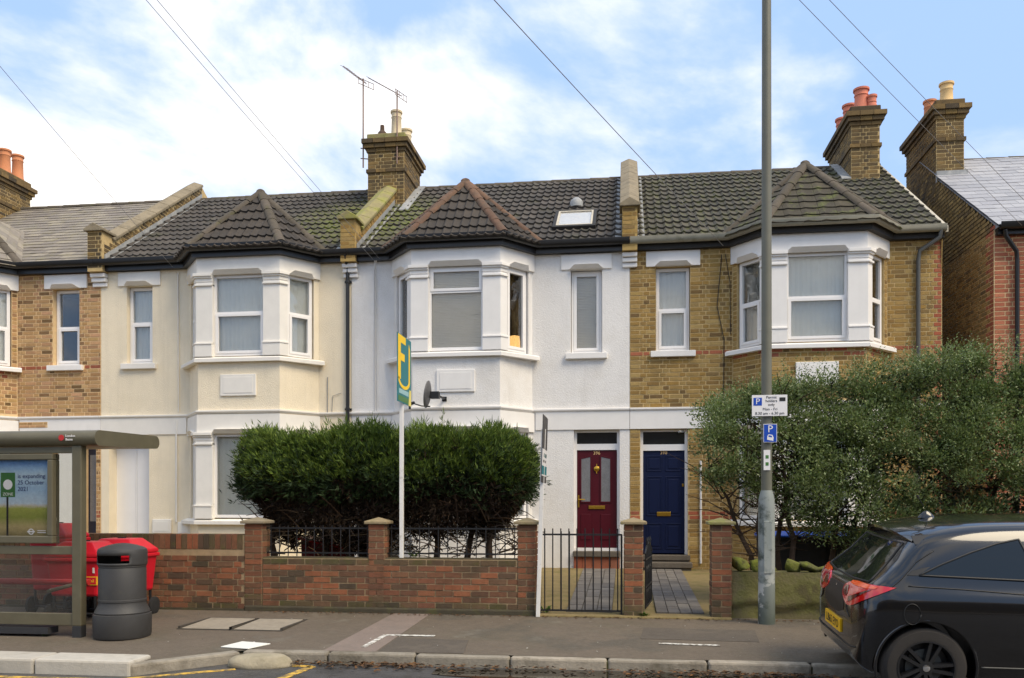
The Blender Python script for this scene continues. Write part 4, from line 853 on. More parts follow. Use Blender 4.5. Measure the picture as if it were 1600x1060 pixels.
# ------------------------------------------------------------------ front walls, pillars, rails, gates
def brick_block(parent, x0, x1, y0, y1, z0, z1, m, faces='flr', bond='stretcher', name='garden_wall', g=.0762, core='mortar_wall', n=300, L=.225, mf=None):
    mb = MB().box(x0+.004, x1-.004, y0+.004, y1-.004, z0, z1-.003); o = mb.build(name, core, parent)
    par = o if parent is not None else o
    fr = {'f': (Frame((x0, y0+.004), (1, 0)), x1-x0), 'l': (Frame((x0+.004, y1), (0, -1)), y1-y0), 'r': (Frame((x1-.004, y0), (0, 1)), y1-y0), 'b': (Frame((x1, y1-.004), (-1, 0)), x1-x0)}
    for k in faces:
        F, ln = fr[k]; lay(F, layout(0, ln, z0, z1, L=L, g=g, bond=bond), o, mf or m, n, g=g, proud=.008, j=.015, dj=.004)
    return o
def pillar(parent, x0, x1, cap='cap_stone', y0=YW-.004, zb=.18, zt=1.295, name='pillar'):
    w = x1-x0; n = round((zt-zb)/.0762); g = (zt-zb)/n
    mb = MB().box(x0+.004, x1-.004, y0+.004, y0+w, zb-.03, zt); o = mb.build(name, 'mortar_wall', parent)
    for F, ph in ((Frame((x0, y0+.004), (1, 0)), 0), (Frame((x0+.004, y0+w), (0, -1)), 1), (Frame((x1-.004, y0), (0, 1)), 1)):
        bl = []
        for i in range(n):
            z = zb+i*g
            bl += [(0, w, z, i)] if (i+ph) % 2 else [(0, w/2, z, i), (w/2, w, z, i)]
        lay(F, bl, o, lambda p, q, z, i: 'brick_wall_mossy' if z < zb+.10 else 'brick_wall', 90, g=g, proud=.008, j=.015, dj=.003)
    cx, cy, h = (x0+x1)/2, y0+w/2, w/2+.045; z = zt+.002; mb = MB()
    mb.add([(cx-h, cy-h, z), (cx+h, cy-h, z), (cx+h, cy+h, z), (cx-h, cy+h, z), (cx-h, cy-h, z+.035), (cx+h, cy-h, z+.035), (cx+h, cy+h, z+.035), (cx-h, cy+h, z+.035), (cx, cy, z+.085)],
           [(3,2,1,0),(0,1,5,4),(1,2,6,5),(2,3,7,6),(3,0,4,7),(4,5,8),(5,6,8),(6,7,8),(7,4,8)]); mb.build('pillar_cap', cap, o, bevel=.008)
    return o
W1 = thing('garden_wall', 'taller red brown brick wall with a row of upright bricks on top behind the bin', 'wall', (-6.8, YW, .16), 'front garden walls')
def wmf(p, q, z, i): return 'brick_wall_mossy' if (z < .27 or z > .955) and R.random() < .55 else 'brick_wall'
o = brick_block(W1, -9.2, -4.83, YW, YW+.22, .20, .96, 'brick_wall', 'fr', 'flemish', 'wall', mf=wmf)
F = Frame((-9.2, YW+.0), (1, 0)); n = int(4.37/.0762)
mb = MB().box(-9.19, -4.834, YW+.012, YW+.21, .957, 1.15); tp = mb.build('brick_on_edge_course', 'mortar_wall', W1)
for i in range(n):
    a = -9.2+i*.0762; mb = MB(); link('brick', unit('brick_wall_mossy' if R.random() < .6 else 'brick_wall'), tp, Matrix.Translation((a+.038, YW+.214, 1.06)) @ Matrix.Diagonal((.066, .21+R.uniform(0, .006), .19, 1)))
MB().box(-9.2, -4.83, YW-.03, YW+.1, .12, .205).build('footing', 'plinth', W1)
W2 = thing('garden_wall', 'low red brick wall with stone capped pillars under the conifer hedge', 'wall', (-2.9, YW, .16), 'front garden walls')
def wmf2(p, q, z, i):
    if z > .76: return 'brick_wall_mossy'
    return 'brick_wall_mossy' if z < .32 and R.random() < .75 else 'brick_wall'
brick_block(W2, -4.59, -1.31, YW, YW+.22, .245, .86, 'brick_wall', 'f', 'stretcher', 'wall', mf=wmf2)
MB().box(-4.83, -1.09, YW-.028, YW+.1, .12, .25).build('footing', 'plinth', W2, bevel=.02)
MB().box(-4.59, -1.31, YW+.01, YW+.215, .857, .868).build('wall_top', 'brick_wall_mossy', W2)
for a, b, c in ((-4.828, -4.592, 'coping'), (-3.195, -2.988, 'cap_stone'), (-1.312, -1.092, 'cap_stone')): pillar(W2, a, b, c, zb=.245, zt=1.29)
P1 = thing('gate_pillar', 'brick pillar with stone cap between the two front gates', 'pillar', (.09, YW, .16)); pillar(P1, -.022, .204)
P2 = thing('gate_pillar', 'brick pillar with moss covered cap beside the open ornate gate', 'pillar', (1.12, YW, .16)); pillar(P2, 1.006, 1.238, 'cap_mossy')
MB().box(-1.09, 1.24, YW-.06, YW+.25, .13, .205).build('gate_sill', 'mossy_concrete', bevel=.02)['kind'] = 'structure'
def bars(mb, x0, x1, n, y, z0, z1, r=.006, tip=0):
    for i in range(n):
        x = x0+(x1-x0)*i/(n-1); mb.tube([(x, y, z0), (x, y, z1)], r, 6)
for k, (a, b, lab) in enumerate(((-4.585, -3.20, 'black iron railing on the low wall, the panel next to the upright brick course'), (-2.985, -1.315, 'black iron railing on the low wall, the panel behind the tall sign post'))):
    t = thing('iron_railing', lab, 'railing', ((a+b)/2, YW+.12, .87), 'railings on the low wall')
    n = int((b-a)/.115)
    for i in range(n):
        x = a+.05+(b-a-.1)*i/(n-1); MB().tube([(x, YW+.13, .875), (x, YW+.13, 1.27)], .0065, 6).build('bar', 'iron', t)
    for z in (.91, 1.225): MB().box(a, b, YW+.123, YW+.137, z, z+.02).build('rail', 'iron', t)
t = thing('iron_gate', 'closed black iron gate of plain upright bars before the red door', 'gate', (-.53, YW, .2), 'front gates')
for i in range(10):
    x = -.985+i*.0985; MB().tube([(x, YW+.06, .235), (x, YW+.06, 1.245)], .0085, 6).build('bar', 'iron', t, smooth=60)
for z in (.235, 1.16): MB().box(-1.03, -.045, YW+.053, YW+.067, z, z+.022).build('rail', 'iron', t)
MB().box(-.065, -.04, YW+.045, YW+.075, .2, 1.17).build('stile', 'iron', t); MB().box(-1.05, -1.03, YW+.045, YW+.075, .2, 1.17).build('stile', 'iron', t)
for x in (-.78, -.68, -.49, -.39): MB().tube([(x+.0, YW+.06, .235), (x+.0, YW+.06, 1.21)], .006, 6).build('bar', 'iron', t)
MB().tube([(-1.10, YW+.06, 1.20), (-.98, YW+.05, 1.20)], .008, 6).build('latch', 'iron', t)
t = thing('iron_gate', 'open black ornate scrolled gate swung back beside the blue door path', 'gate', (.26, YW+.2, .2), 'front gates')
def gp(s, z): return (.235+.10*s, YW+.20+.86*s, z)
for i in range(9):
    s = i/8; MB().tube([gp(s, .26), gp(s, .93+.12*math.sin(PI*s))], .009, 6).build('bar', 'iron', t)
for z in (.28, .52, .86): MB().tube([gp(0, z), gp(1, z)], .011, 6).build('rail', 'iron', t)
MB().tube([gp(k/12, .93+.13*math.sin(PI*k/12)) for k in range(13)], .011, 6).build('top_rail', 'iron', t)
for c in (.25, .5, .75):
    for z in (.69, .40): MB().tube([gp(c+.09*math.cos(a)*(1-a/12), z+.10*math.sin(a)*(1-a/12)) for a in [k*.5 for k in range(15)]], .007, 5).build('scroll', 'iron', t)
    MB().tube([gp(c, 1.03), gp(c+.01, 1.09), gp(c, 1.13)], [.012, .018, .002], 6).build('finial', 'iron', t)
# rendered mossy wall with rocks along its top
W3 = thing('garden_wall', 'low moss stained rendered wall topped with rough mossy rocks behind the lamp post', 'wall', (2.4, YW, .16), 'front garden walls')
bm = bmesh.new(); bmesh.ops.create_grid(bm, x_segments=60, y_segments=14, size=.5)
me = bpy.data.meshes.new('wall'); vs = []
for v in bm.verts:
    x = 1.24+(v.co.x+.5)*6.2; z = .14+(v.co.y+.5)*.60; v.co = Vector((x, YW+.035+.03*noise.noise((x*2, z*3, 1))+(.05 if z < .33+.07*noise.noise((x*3, 0, 4)) else 0), z))
bmesh.ops.recalc_face_normals(bm, faces=bm.faces); bm.to_mesh(me); bm.free(); me.materials.append(MATS['moss_wall']); me.polygons.foreach_set('use_smooth', [True]*len(me.polygons)); link('wall_face', me, W3)
MB().box(1.24, 7.44, YW+.10, YW+.34, .1, .735).build('wall_core', 'moss_wall', W3)
for i in range(30):
    x = 1.32+i*.20+R.uniform(-.05, .05); bm = bmesh.new(); sx_, sy_, sz_ = R.uniform(.09, .17), R.uniform(.09, .14), R.uniform(.06, .12)
    for k in range(16):
        p = Vector((R.gauss(0, 1), R.gauss(0, 1), R.gauss(0, 1))).normalized()*R.uniform(.8, 1.1); bm.verts.new((p.x*sx_, p.y*sy_, p.z*sz_))
    h_ = bmesh.ops.convex_hull(bm, input=bm.verts); bmesh.ops.delete(bm, geom=[q for q in h_['geom_interior'] if isinstance(q, bmesh.types.BMVert)], context='VERTS')
    bmesh.ops.subdivide_edges(bm, edges=bm.edges, cuts=2, use_grid_fill=True); bmesh.ops.smooth_vert(bm, verts=bm.verts, factor=.35, use_axis_x=True, use_axis_y=True, use_axis_z=True)
    for v in bm.verts: v.co *= 1+.16*noise.noise(v.co*22+Vector((i*3.1, 0, 0)))
    me = bpy.data.meshes.new('rock'); bm.to_mesh(me); bm.free(); me.materials.append(MATS['moss_rock']); me.polygons.foreach_set('use_smooth', [True]*len(me.polygons))
    link('rock', me, W3, Matrix.Translation((x, YW+.18+R.uniform(-.05, .05), .755+sz_*.5+R.uniform(-.02, .02))) @ Matrix.Rotation(R.uniform(-.5, .5), 4, 'Y'))
# paved paths: each paver its own piece
def path(name, x0, x1, nx, label=None):
    bed = MB(); y0, y1 = 10.50, 14.82
    q = [(x0, y0, zg(y0)+.002), (x1, y0, zg(y0)+.002), (x1, y1, zg(y1)+.002), (x0, y1, zg(y1)+.002)]; bed.prism(q, (0, 0, .010)); bed = bed.build(name, 'plinth'); struct(bed)
    ny = 19; w, l = (x1-x0)/nx, (y1-y0)/ny; me = MB().box(-w/2+.005, w/2-.005, -l/2+.005, l/2-.005, 0, .022).mesh('paver', 'paver')
    for j in range(ny):
        for i in range(nx):
            y = y0+(j+.5)*l; link('paver', me, bed, Matrix.Translation((x0+(i+.5)*w, y, zg(y)+.004+R.uniform(-.003, .003))) @ Matrix.Rotation(math.atan(.22/4.8), 4, 'X'))
path('path', -.74, -.17, 3); path('path', .37, .95, 4)
# weeds at the foot of the walls
def tuft(x, y, z, n, h, label, beside):
    mb = MB()
    for i in range(n):
        a = R.uniform(0, 2*PI); s = h*R.uniform(.5, 1.1); d = Vector((math.cos(a), math.sin(a), 0)); sd = Vector((-d.y, d.x, 0))*s*.16; b = Vector((x, y, z))+d*R.uniform(0, h*.4)
        mb.add([b, b+d*s*.4+sd+Vector((0, 0, s*.7)), b+d*s*.8+Vector((0, 0, s*.8)), b+d*s*.4-sd+Vector((0, 0, s*.7))], [(0, 1, 2, 3)])
    return tag(mb.build('weed', 'weed', fix=False), label, 'weed', 'weeds')
tuft(.22, YW+.02, .17, 26, .10, 'small green weed at the foot of the pillar between the gates', '')
tuft(-.98, YW+.12, .2, 22, .11, 'small green weed behind the hinge side of the closed gate', '')
tuft(-6.22, 8.36, zp(8.36), 18, .09, 'small green weed growing under the bus shelter rail', '')
tuft(-2.65, YW+.13, .868, 16, .09, 'small green weed on the low wall beside the sign post', '')

# ------------------------------------------------------------------ hedge and shrub
def leaf_mesh(name, P, D, S, ln, wd, m, parent):
    n = len(P); v = np.empty((n, 4, 3), np.float32); ln = ln[:, None]; wd = wd[:, None]
    v[:, 0] = P; v[:, 1] = P+D*ln*.5+S*wd*.5; v[:, 2] = P+D*ln; v[:, 3] = P+D*ln*.5-S*wd*.5
    me = bpy.data.meshes.new(name); me.vertices.add(4*n); me.vertices.foreach_set('co', v.ravel()); me.loops.add(4*n); me.loops.foreach_set('vertex_index', np.arange(4*n, dtype=np.int32))
    me.polygons.add(n); me.polygons.foreach_set('loop_start', np.arange(0, 4*n, 4, dtype=np.int32)); me.polygons.foreach_set('loop_total', np.full(n, 4, dtype=np.int32)); me.update(); me.validate(); me.materials.append(MATS[m])
    return link(name, me, parent)
rng = np.random.default_rng(5)
def unitv(a): return a/np.maximum(1e-6, np.linalg.norm(a, axis=1))[:, None]
def side_of(D): return unitv(np.cross(D, rng.normal(size=D.shape)))
def vn(p, s, o): return np.array([noise.noise((a*s+o, b*s, c*s)) for a, b, c in p])
hd = thing('conifer_hedge', 'clipped conifer hedge, bright green on top and bare brown below, behind the low brick wall', 'hedge', (-3.2, 11.2, .25))
def hedge_pts(n, z0, z1, shell=.16):
    z = rng.uniform(z0, z1, n); xl = -5.16+np.maximum(0, 1.85-z)*.55+np.maximum(0, z-2.45)*1.6; xr = -1.34-np.maximum(0, 1.75-z)*.8-np.maximum(0, z-2.35)*1.5
    x = rng.uniform(0, 1, n)*(xr-xl)+xl; yf = 10.56+.30*((z-2.05)/.6)**2*.5; yb = 12.1-.2*((z-2.05)/.6)**2
    t = rng.uniform(0, 1, n)
    ends = rng.uniform(0, 1, n) < .16; x = np.where(ends, np.where(rng.uniform(0, 1, n) < .5, xl+abs(rng.normal(0, .08, n)), xr-abs(rng.normal(0, .08, n))), x)
    y = np.where((t < .72) & ~ends, yf+abs(rng.normal(0, shell, n)), yf+(yb-yf)*rng.uniform(0, 1, n))
    edge = np.minimum(x-xl, xr-x); y = y+np.maximum(0, .35-edge)*.9*(y < 11.0)
    P = np.stack([x, y, z], 1); bump = vn(P, 2.2, 3); P[:, 1] -= bump*.16; P[:, 2] += vn(P, 1.6, 9)*.10+vn(P, 4.5, 2)*.05*(z > 2.2)-.10*(z-1.1); return P
def sprays(P, outward, k, ln, wd, m, name, up=.75, spread=.55):
    n = len(P); D = unitv(outward+np.array([0, 0, up])+rng.normal(size=(n, 3))*.35); S = side_of(D)
    Ps, Ds, Ls, Ws = [], [], [], []
    for j in range(k):
        a = (j-(k-1)/2)/k*2*spread; d = unitv(D*math.cos(a)+S*math.sin(a)*1.3+rng.normal(size=(n, 3))*.12)
        Ps.append(P+D*(ln*.25*(1-abs(a)))); Ds.append(d); Ls.append(ln*rng.uniform(.55, 1.25, n)*(1-.35*abs(a))); Ws.append(np.full(n, wd)*rng.uniform(.7, 1.3, n))
    D = np.concatenate(Ds); return leaf_mesh(name, np.concatenate(Ps), D, side_of(D), np.concatenate(Ls), np.concatenate(Ws), m, hd)
def outw(P): o = np.stack([(P[:, 0]+3.25)*.22, (P[:, 1]-11.3)*.8, (P[:, 2]-1.9)*.6], 1); return unitv(o)
def clumps(n, per, z0, z1, shell, rad, k, ln, wd, m, name, up, spread, cull):
    C = hedge_pts(n, z0, z1, shell); C = C[vn(C, 3.0, 17) > cull]; od = unitv(outw(C)+np.array([0, 0, up])+rng.normal(size=C.shape)*.45)
    i = np.repeat(np.arange(len(C)), per); P = C[i]+rng.normal(size=(len(i), 3))*rad+od[i]*(rng.uniform(-.06, .07, len(i)))[:, None]
    return sprays(P, od[i]*1.6, k, ln, wd, m, name, .15, spread)
clumps(860, 24, 1.98, 2.56, .12, .06, 5, .098, .0105, 'hedge_green', 'foliage', .9, .55, -.40)
top = hedge_pts(900, 2.40, 2.56, .5); top = np.repeat(top, 3, 0)+rng.normal(size=(2700, 3))*.05; top[:, 2] += vn(top, 3.1, 50)*.16; sprays(top, np.tile([0, -.1, .8], (len(top), 1)), 6, .14, .0105, 'hedge_green', 'top_shoots', .4, .8)
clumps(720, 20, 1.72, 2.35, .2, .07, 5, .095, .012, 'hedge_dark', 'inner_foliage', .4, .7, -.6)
P = hedge_pts(5000, 1.3, 2.45, 1.0); sprays(P, outw(P)*.3, 5, .12, .022, 'hedge_brown', 'core_twigs', .3, .9)
P = hedge_pts(15000, .92, 1.92, .28); k = vn(P, 2.4, 33); P = P[k > .12-(P[:, 2]-.95)*.95]; sprays(P, outw(P)+rng.normal(size=P.shape)*.6, 5, .095, .013, 'hedge_brown', 'dead_foliage', .1, .8)
for tx in (-4.75, -4.2, -3.72, -3.35, -2.62, -2.15, -1.85):
    b = Vector((tx, 11.15+R.uniform(-.2, .25), .24)); tl = Vector((tx+R.uniform(-.25, .25), 11.2+R.uniform(-.2, .2), 2.1))
    pts = [b.lerp(tl, k/5)+Vector((R.uniform(-.04, .04), R.uniform(-.04, .04), 0)) for k in range(6)]; MB().tube(pts, [.055, .05, .042, .036, .03, .02], 7).build('trunk', 'bark', hd, smooth=60)
tw = MB()
for i in range(640):
    x = R.uniform(-5.0, -1.45); y = R.uniform(10.65, 11.8); z = R.uniform(.85, 1.55); a = R.uniform(0, 2*PI); l = R.uniform(.18, .5); d = Vector((math.cos(a), math.sin(a)*.6, R.uniform(-.2, .9))).normalized()
    p = Vector((x, y, z)); tw.tube([p, p+d*l*.5+Vector((0, 0, .02)), p+d*l], [.008, .006, .003], 4, False)
tw.build('twigs', 'hedge_brown', hd, fix=False, kind='stuff')

hd = bush = thing('evergreen_shrub', 'big overgrown grey green evergreen shrub above the rock topped wall', 'shrub', (2.6, 11.5, .3))
stems = [((1.75, 11.3), (1.15, 11.2, 2.0)), ((1.85, 11.4), (1.55, 11.0, 2.2)), ((1.9, 11.5), (2.2, 11.2, 2.4)), ((2.6, 11.5), (2.9, 11.2, 2.6)), ((2.7, 11.6), (3.4, 11.4, 2.5)), ((3.4, 11.7), (4.2, 11.4, 2.5)), ((4.4, 11.6), (4.9, 11.3, 2.6)), ((2.2, 11.3), (1.9, 11.1, 2.7)), ((5.2, 11.7), (5.9, 11.4, 2.4))]
allst = []
for (x, y), e in stems:
    b = Vector((x, y, .3)); e = Vector(e); pts = [b.lerp(e, k/7)+Vector((R.uniform(-.06, .06), R.uniform(-.06, .06), .12*math.sin(PI*k/7))) for k in range(8)]
    MB().tube(pts, [.042, .038, .034, .03, .026, .02, .014, .008], 7).build('stem', 'bark', bush, smooth=60); allst.append(pts)
tw = MB()
for i in range(420):
    pts = R.choice(allst); p = R.choice(pts[2:]).copy()+Vector((R.uniform(-.1, .1), R.uniform(-.1, .1), 0)); a = R.uniform(0, 2*PI); l = R.uniform(.25, .8); d = Vector((math.cos(a), math.sin(a)*.7, R.uniform(-.1, .9))).normalized()
    tw.tube([p, p+d*l*.5+Vector((0, 0, .04)), p+d*l], [.010, .006, .002], 4, False)
tw.build('twigs', 'bark', bush, fix=False, kind='stuff')
def top_z(x): return np.interp(x, [.8, 1.05, 1.5, 2.0, 2.7, 3.4, 4.2, 4.9, 5.6, 6.4, 7.0], [2.35, 2.78, 2.98, 3.12, 3.22, 3.30, 3.42, 3.40, 3.25, 2.9, 2.4])
def bot_z(x): return np.interp(x, [.8, 1.2, 1.7, 2.4, 3.0, 4.0, 7.0], [2.1, 1.85, 1.70, 1.18, .98, .9, .85])
C, Rr = [], []
for i in range(430):
    x = R.uniform(1.02, 6.6) if i < 250 else R.uniform(2.2, 6.6); zt, zb = float(top_z(x)), float(bot_z(x)); z = zb+(zt-zb)*R.random()**.85; dep = .75*math.sin(PI*min(1, max(0, (z-zb)/(zt-zb+.3)+.15))); y = 11.35-dep*R.uniform(.3, 1.0)+R.choice((0, 0, .5))*R.random()
    C.append((x, y, z)); Rr.append(R.uniform(.14, .27))
C, Rr = np.array(C), np.array(Rr); per = 440; n = len(C)*per; idx = np.repeat(np.arange(len(C)), per); d = unitv(rng.normal(size=(n, 3))); P = C[idx]+d*(Rr[idx]*rng.uniform(.25, 1.15, n))[:, None]*np.array([1.15, 1, .8])
keep = vn(P, 3.6, 5) > -.38; P, d = P[keep], d[keep]; D = unitv(d+np.array([0, -.2, .5])+rng.normal(size=d.shape)*.5)
leaf_mesh('crown', P, D, side_of(D), rng.uniform(.026, .054, len(P)), rng.uniform(.012, .024, len(P)), 'bush_leaf', bush)
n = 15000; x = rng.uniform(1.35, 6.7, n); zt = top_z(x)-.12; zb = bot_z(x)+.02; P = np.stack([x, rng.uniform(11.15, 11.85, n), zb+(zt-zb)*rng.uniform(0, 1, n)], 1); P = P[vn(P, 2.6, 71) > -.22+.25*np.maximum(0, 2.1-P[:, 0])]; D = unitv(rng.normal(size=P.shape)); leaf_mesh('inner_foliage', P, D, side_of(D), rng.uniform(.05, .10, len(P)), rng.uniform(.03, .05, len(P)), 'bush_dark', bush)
sh = []                                   # feathery shoots standing out of the crown
for i in range(520):
    x = R.uniform(1.0, 6.4); z = float(top_z(x))-.12+R.uniform(-.15, .1); y = R.uniform(10.75, 11.5); dd = Vector((R.uniform(-.5, .5), R.uniform(-.3, .2), 1)).normalized(); l = R.uniform(.15, .38)
    for k in range(12): t = k/12; q = Vector((x, y, z))+dd*l*t; a = R.uniform(0, 6.28); sh.append((q, (dd*.6+Vector((math.cos(a), math.sin(a), .1))).normalized()))
P = np.array([p for p, _ in sh]); D = np.array([d for _, d in sh]); leaf_mesh('shoots', P, D, side_of(D), rng.uniform(.025, .045, len(P)), rng.uniform(.010, .018, len(P)), 'bush_leaf', bush)

# ------------------------------------------------------------------ bins behind the hedge and the shrub
def wheelie(x, y, z, lid, body, label, rot=0, h=1.0):
    t = thing('wheelie_bin', label, 'bin', (x, y, z), 'wheelie bins in the front gardens'); w = .26
    mb = MB(); a, b = w*.82, w; mb.add([(x-a, y-a, z+.06), (x+a, y-a, z+.06), (x+a, y+a, z+.06), (x-a, y+a, z+.06), (x-b, y-b, z+h*.88), (x+b, y-b, z+h*.88), (x+b, y+b, z+h*.88), (x-b, y+b, z+h*.88)], [(3,2,1,0),(4,5,6,7),(0,1,5,4),(1,2,6,5),(2,3,7,6),(3,0,4,7)]); mb.build('bin_body', body, t, bevel=.02)
    MB().box(x-b-.02, x+b+.02, y-b-.02, y+b+.03, z+h*.88, z+h*.91).build('rim', body, t)
    MB().prism([(x-b-.02, y-b-.03, z+h*.915), (x-b-.02, y-b-.03, z+h*.94), (x-b-.02, y, z+h*1.0), (x-b-.02, y+b+.05, z+h*.96), (x-b-.02, y+b+.05, z+h*.915)], (2*b+.04, 0, 0)).build('lid', lid, t, bevel=.015)
    for s in (-1, 1): MB().lathe([(.02, -.025), (.10, -.025), (.10, .025), (.02, .025)], (x+s*(a+.02), y+a, z+.10), 14, 'x').build('wheel', 'rubber', t, smooth=40)
wheelie(-3.62, 12.1, zg(12.1), 'bin_blue', 'bin_body', 'grey wheelie bin with a bright blue lid behind the conifer hedge')
for i, (x, l) in enumerate(((2.02, 'black wheelie bin with blue lid under the shrub, the one nearest its bare stems'), (2.42, 'black wheelie bin with blue lid under the shrub, the middle one of its row'), (2.80, 'black wheelie bin with blue lid under the shrub, the one nearest the parked car'))): wheelie(x*1.06, 12.4, zg(12.4), 'bin_blue', 'bin_black', l, h=.88)
t = thing('recycling_box', 'dark red storage box standing behind the railing under the hedge', 'box', (-4.2, 11.6, zg(11.6)))
z = zg(11.6); MB().prism([(-4.52, 11.4, z), (-3.95, 11.4, z), (-3.90, 11.4, z+.66), (-4.56, 11.4, z+.80)], (0, .45, 0)).build('box_body', 'box_red', t, bevel=.02)
MB().prism([(-4.60, 11.37, z+.805), (-3.87, 11.37, z+.665), (-3.87, 11.37, z+.70), (-4.60, 11.37, z+.84)], (0, .51, 0)).build('box_lid', 'post_red', t, bevel=.01)

# ------------------------------------------------------------------ lamp post and parking signs
LX, LY = 1.60, 9.98; z = zp(LY)
t = thing('lamp_post', 'tall green grey lamp post with peeling paint on its thick base', 'lamp post', (LX, LY, z))
MB().lathe([(.097, z-.02), (.095, z+.02), (.092, 1.50), (.088, 1.60), (.075, 1.66), (.062, 1.70)], (LX, LY, 0), 24).build('base_column', 'lamp_base', t, smooth=30)
MB().lathe([(.062, 1.69), (.060, 2.2), (.056, 5), (.050, 8.3)], (LX, LY, 0), 20).build('column', 'lamp_green', t, smooth=30)
MB().tube([(LX, LY, 8.28), (LX, LY-.25, 8.5), (LX, LY-1.3, 8.62)], .035, 10).build('arm', 'lamp_green', t, smooth=60)
MB().box(LX-.11, LX+.11, LY-1.85, LY-1.25, 8.56, 8.68).build('lamp_head', 'lamp_green', t, bevel=.03)
dm = MB(); dm.box(LX-.045, LX+.045, LY-.1, LY-.085, .75, 1.35); dm.build('service_door', 'lamp_base', t, bevel=.006)
MB().box(LX-.042, LX+.03, LY-.070, LY-.055, 1.93, 2.16).build('sticker', 'sign_white', t)
for zz in (2.0, 2.08): MB().box(LX-.022, LX+.012, LY-.072, LY-.0702, zz-.018, zz+.02).build('sticker_mark', 'board_green', t)
def sign_plate(name, label, x0, x1, y, z0, z1, m, rim=None):
    t = thing(name, label, 'sign', ((x0+x1)/2, y, z0))
    pl = MB().box(x0, x1, y, y+.006, z0, z1).build('plate', 'sign_white' if rim else m, t, bevel=.001)
    if rim: MB().box(x0+rim, x1-rim, y-.002, y-.0005, z0+rim, z1-rim).build('field', m, t)
    mb = MB()
    for zz in (z0+(z1-z0)*.25, z0+(z1-z0)*.75): mb.lathe([(.066, zz-.012), (.066, zz+.012)], (LX, LY, 0), 16); mb.box(LX-.03, LX+.03, y+.007, LY-.05, zz-.012, zz+.012)
    mb.build('clamp', 'sign_back', t); return t
def txt(t, s, size, x, y, z, m, name='lettering', align='CENTER'): text_mb(s, size, Matrix.Translation((x, y, z)) @ Matrix.Rotation(PI/2, 4, 'X'), align, .0006).build(name, m, t)
sy = LY-.085; t = sign_plate('parking_sign', 'white parking restriction plate with small blue letter panel on the lamp post', 1.425, 1.815, sy, 2.545, 2.785, 'sign_white')
MB().box(1.442, 1.535, sy-.002, sy-.0005, 2.665, 2.755).build('blue_panel', 'sign_blue', t); txt(t, 'P', .095, 1.489, sy-.003, 2.71, 'sign_white')
for s, x, zz, h in (('Permit', 1.64, 2.757, .043), ('holders', 1.64, 2.717, .043), ('only', 1.64, 2.674, .043), ('Mon - Fri', 1.625, 2.623, .043), ('8.30 am - 6.30 pm', 1.622, 2.575, .044)): txt(t, s, h, x, sy-.002, zz, 'ink')
MB().box(1.728, 1.795, sy-.002, sy-.0005, 2.712, 2.755).build('permit_symbol', 'ink', t)
t = sign_plate('parking_sign', 'small blue plate with letter P over a car symbol below the white plate', 1.552, 1.702, sy, 2.245, 2.455, 'sign_blue', .006)
txt(t, 'P', .115, 1.627, sy-.0035, 2.395, 'sign_white')
mb = MB(); c = [(1.592, 2.275), (1.660, 2.262), (1.664, 2.298), (1.652, 2.330), (1.607, 2.338), (1.594, 2.312)]; mb.prism([(x, sy-.0025, q) for x, q in c], (0, -.001, 0)); mb.build('car_symbol', 'sign_white', t)
mb = MB(); mb.prism([(1.606, sy-.0036, 2.308), (1.648, sy-.0036, 2.301), (1.643, sy-.0036, 2.320), (1.610, sy-.0036, 2.327)], (0, -.0008, 0)); mb.build('car_window_symbol', 'sign_blue', t)

# ------------------------------------------------------------------ estate boards
def board(label, bx, y0, y1, z0, z1, post, fields):
    t = thing('sale_board', label, 'sign', post[0], 'sale boards on posts'); mb = MB(); a, b = Vector(post[0]), Vector(post[1]); d = .024
    e = (b-a); mb.prism([a+Vector((-d, -d, 0)), a+Vector((d, -d, 0)), a+Vector((d, d, 0)), a+Vector((-d, d, 0))], e); mb.build('post', 'post_white', t, bevel=.004)
    k = e.x/e.z; 
    def X(z): return bx+k*(z-z0)
    q = lambda y, z, o: (X(z)+o, y, z)
    mb = MB(); mb.prism([q(y0, z0, .028), q(y1, z0, .028), q(y1, z1, .028), q(y0, z1, .028)], (.008, 0, 0)); pn = mb.build('panel', fields[0], t)
    for nm, m, pts in fields[1]:
        mb = MB(); mb.prism([q(y0+(y1-y0)*u, z0+(z1-z0)*v, .0365) for u, v in pts], (.0015, 0, 0)); mb.build(nm, m, t)
    return t
arc = lambda r, n=10: [(.45+r*math.cos(a)*.9, .36+r*math.sin(a)*.75) for a in [PI+PI*i/n for i in range(n+1)]]
Fl = [('letter_stem', 'board_yellow', [(.03, .34), (.22, .34), (.22, .70), (.22, .99), (.03, .99)]), ('letter_bar', 'board_yellow', [(.22, .88), (.58, .88), (.58, .99), (.22, .99)]), ('letter_bar', 'board_yellow', [(.22, .62), (.50, .62), (.50, .73), (.22, .73)]),
      ('emblem_side', 'board_yellow', [(.80, .36), (.90, .36), (.90, .86), (.82, .93), (.80, .86)]),
      ('name_strip', 'board_pale', [(.10, .13), (.80, .13), (.80, .20), (.10, .20)]), ('lower_strip', 'board_green', [(.05, .02), (.80, .02), (.80, .10), (.05, .10)]), ('corner_strip', 'board_lightyellow', [(.80, .0), (.99, .0), (.99, .24), (.86, .24)])]
tb = board('yellow and teal sale board with a big letter F on a straight white post', -2.79, 9.98, 10.63, 2.80, 3.64, ((-2.79, 10.30, .866), (-2.79, 10.30, 3.5)), ('board_teal', Fl))
mb = MB(); o_, i_ = [], []
for k in range(17):
    a = PI+PI*k/16; o_.append((.465+.435*math.cos(a), .36+.15*math.sin(a))); i_.append((.465+.335*math.cos(a), .36+.10*math.sin(a)))
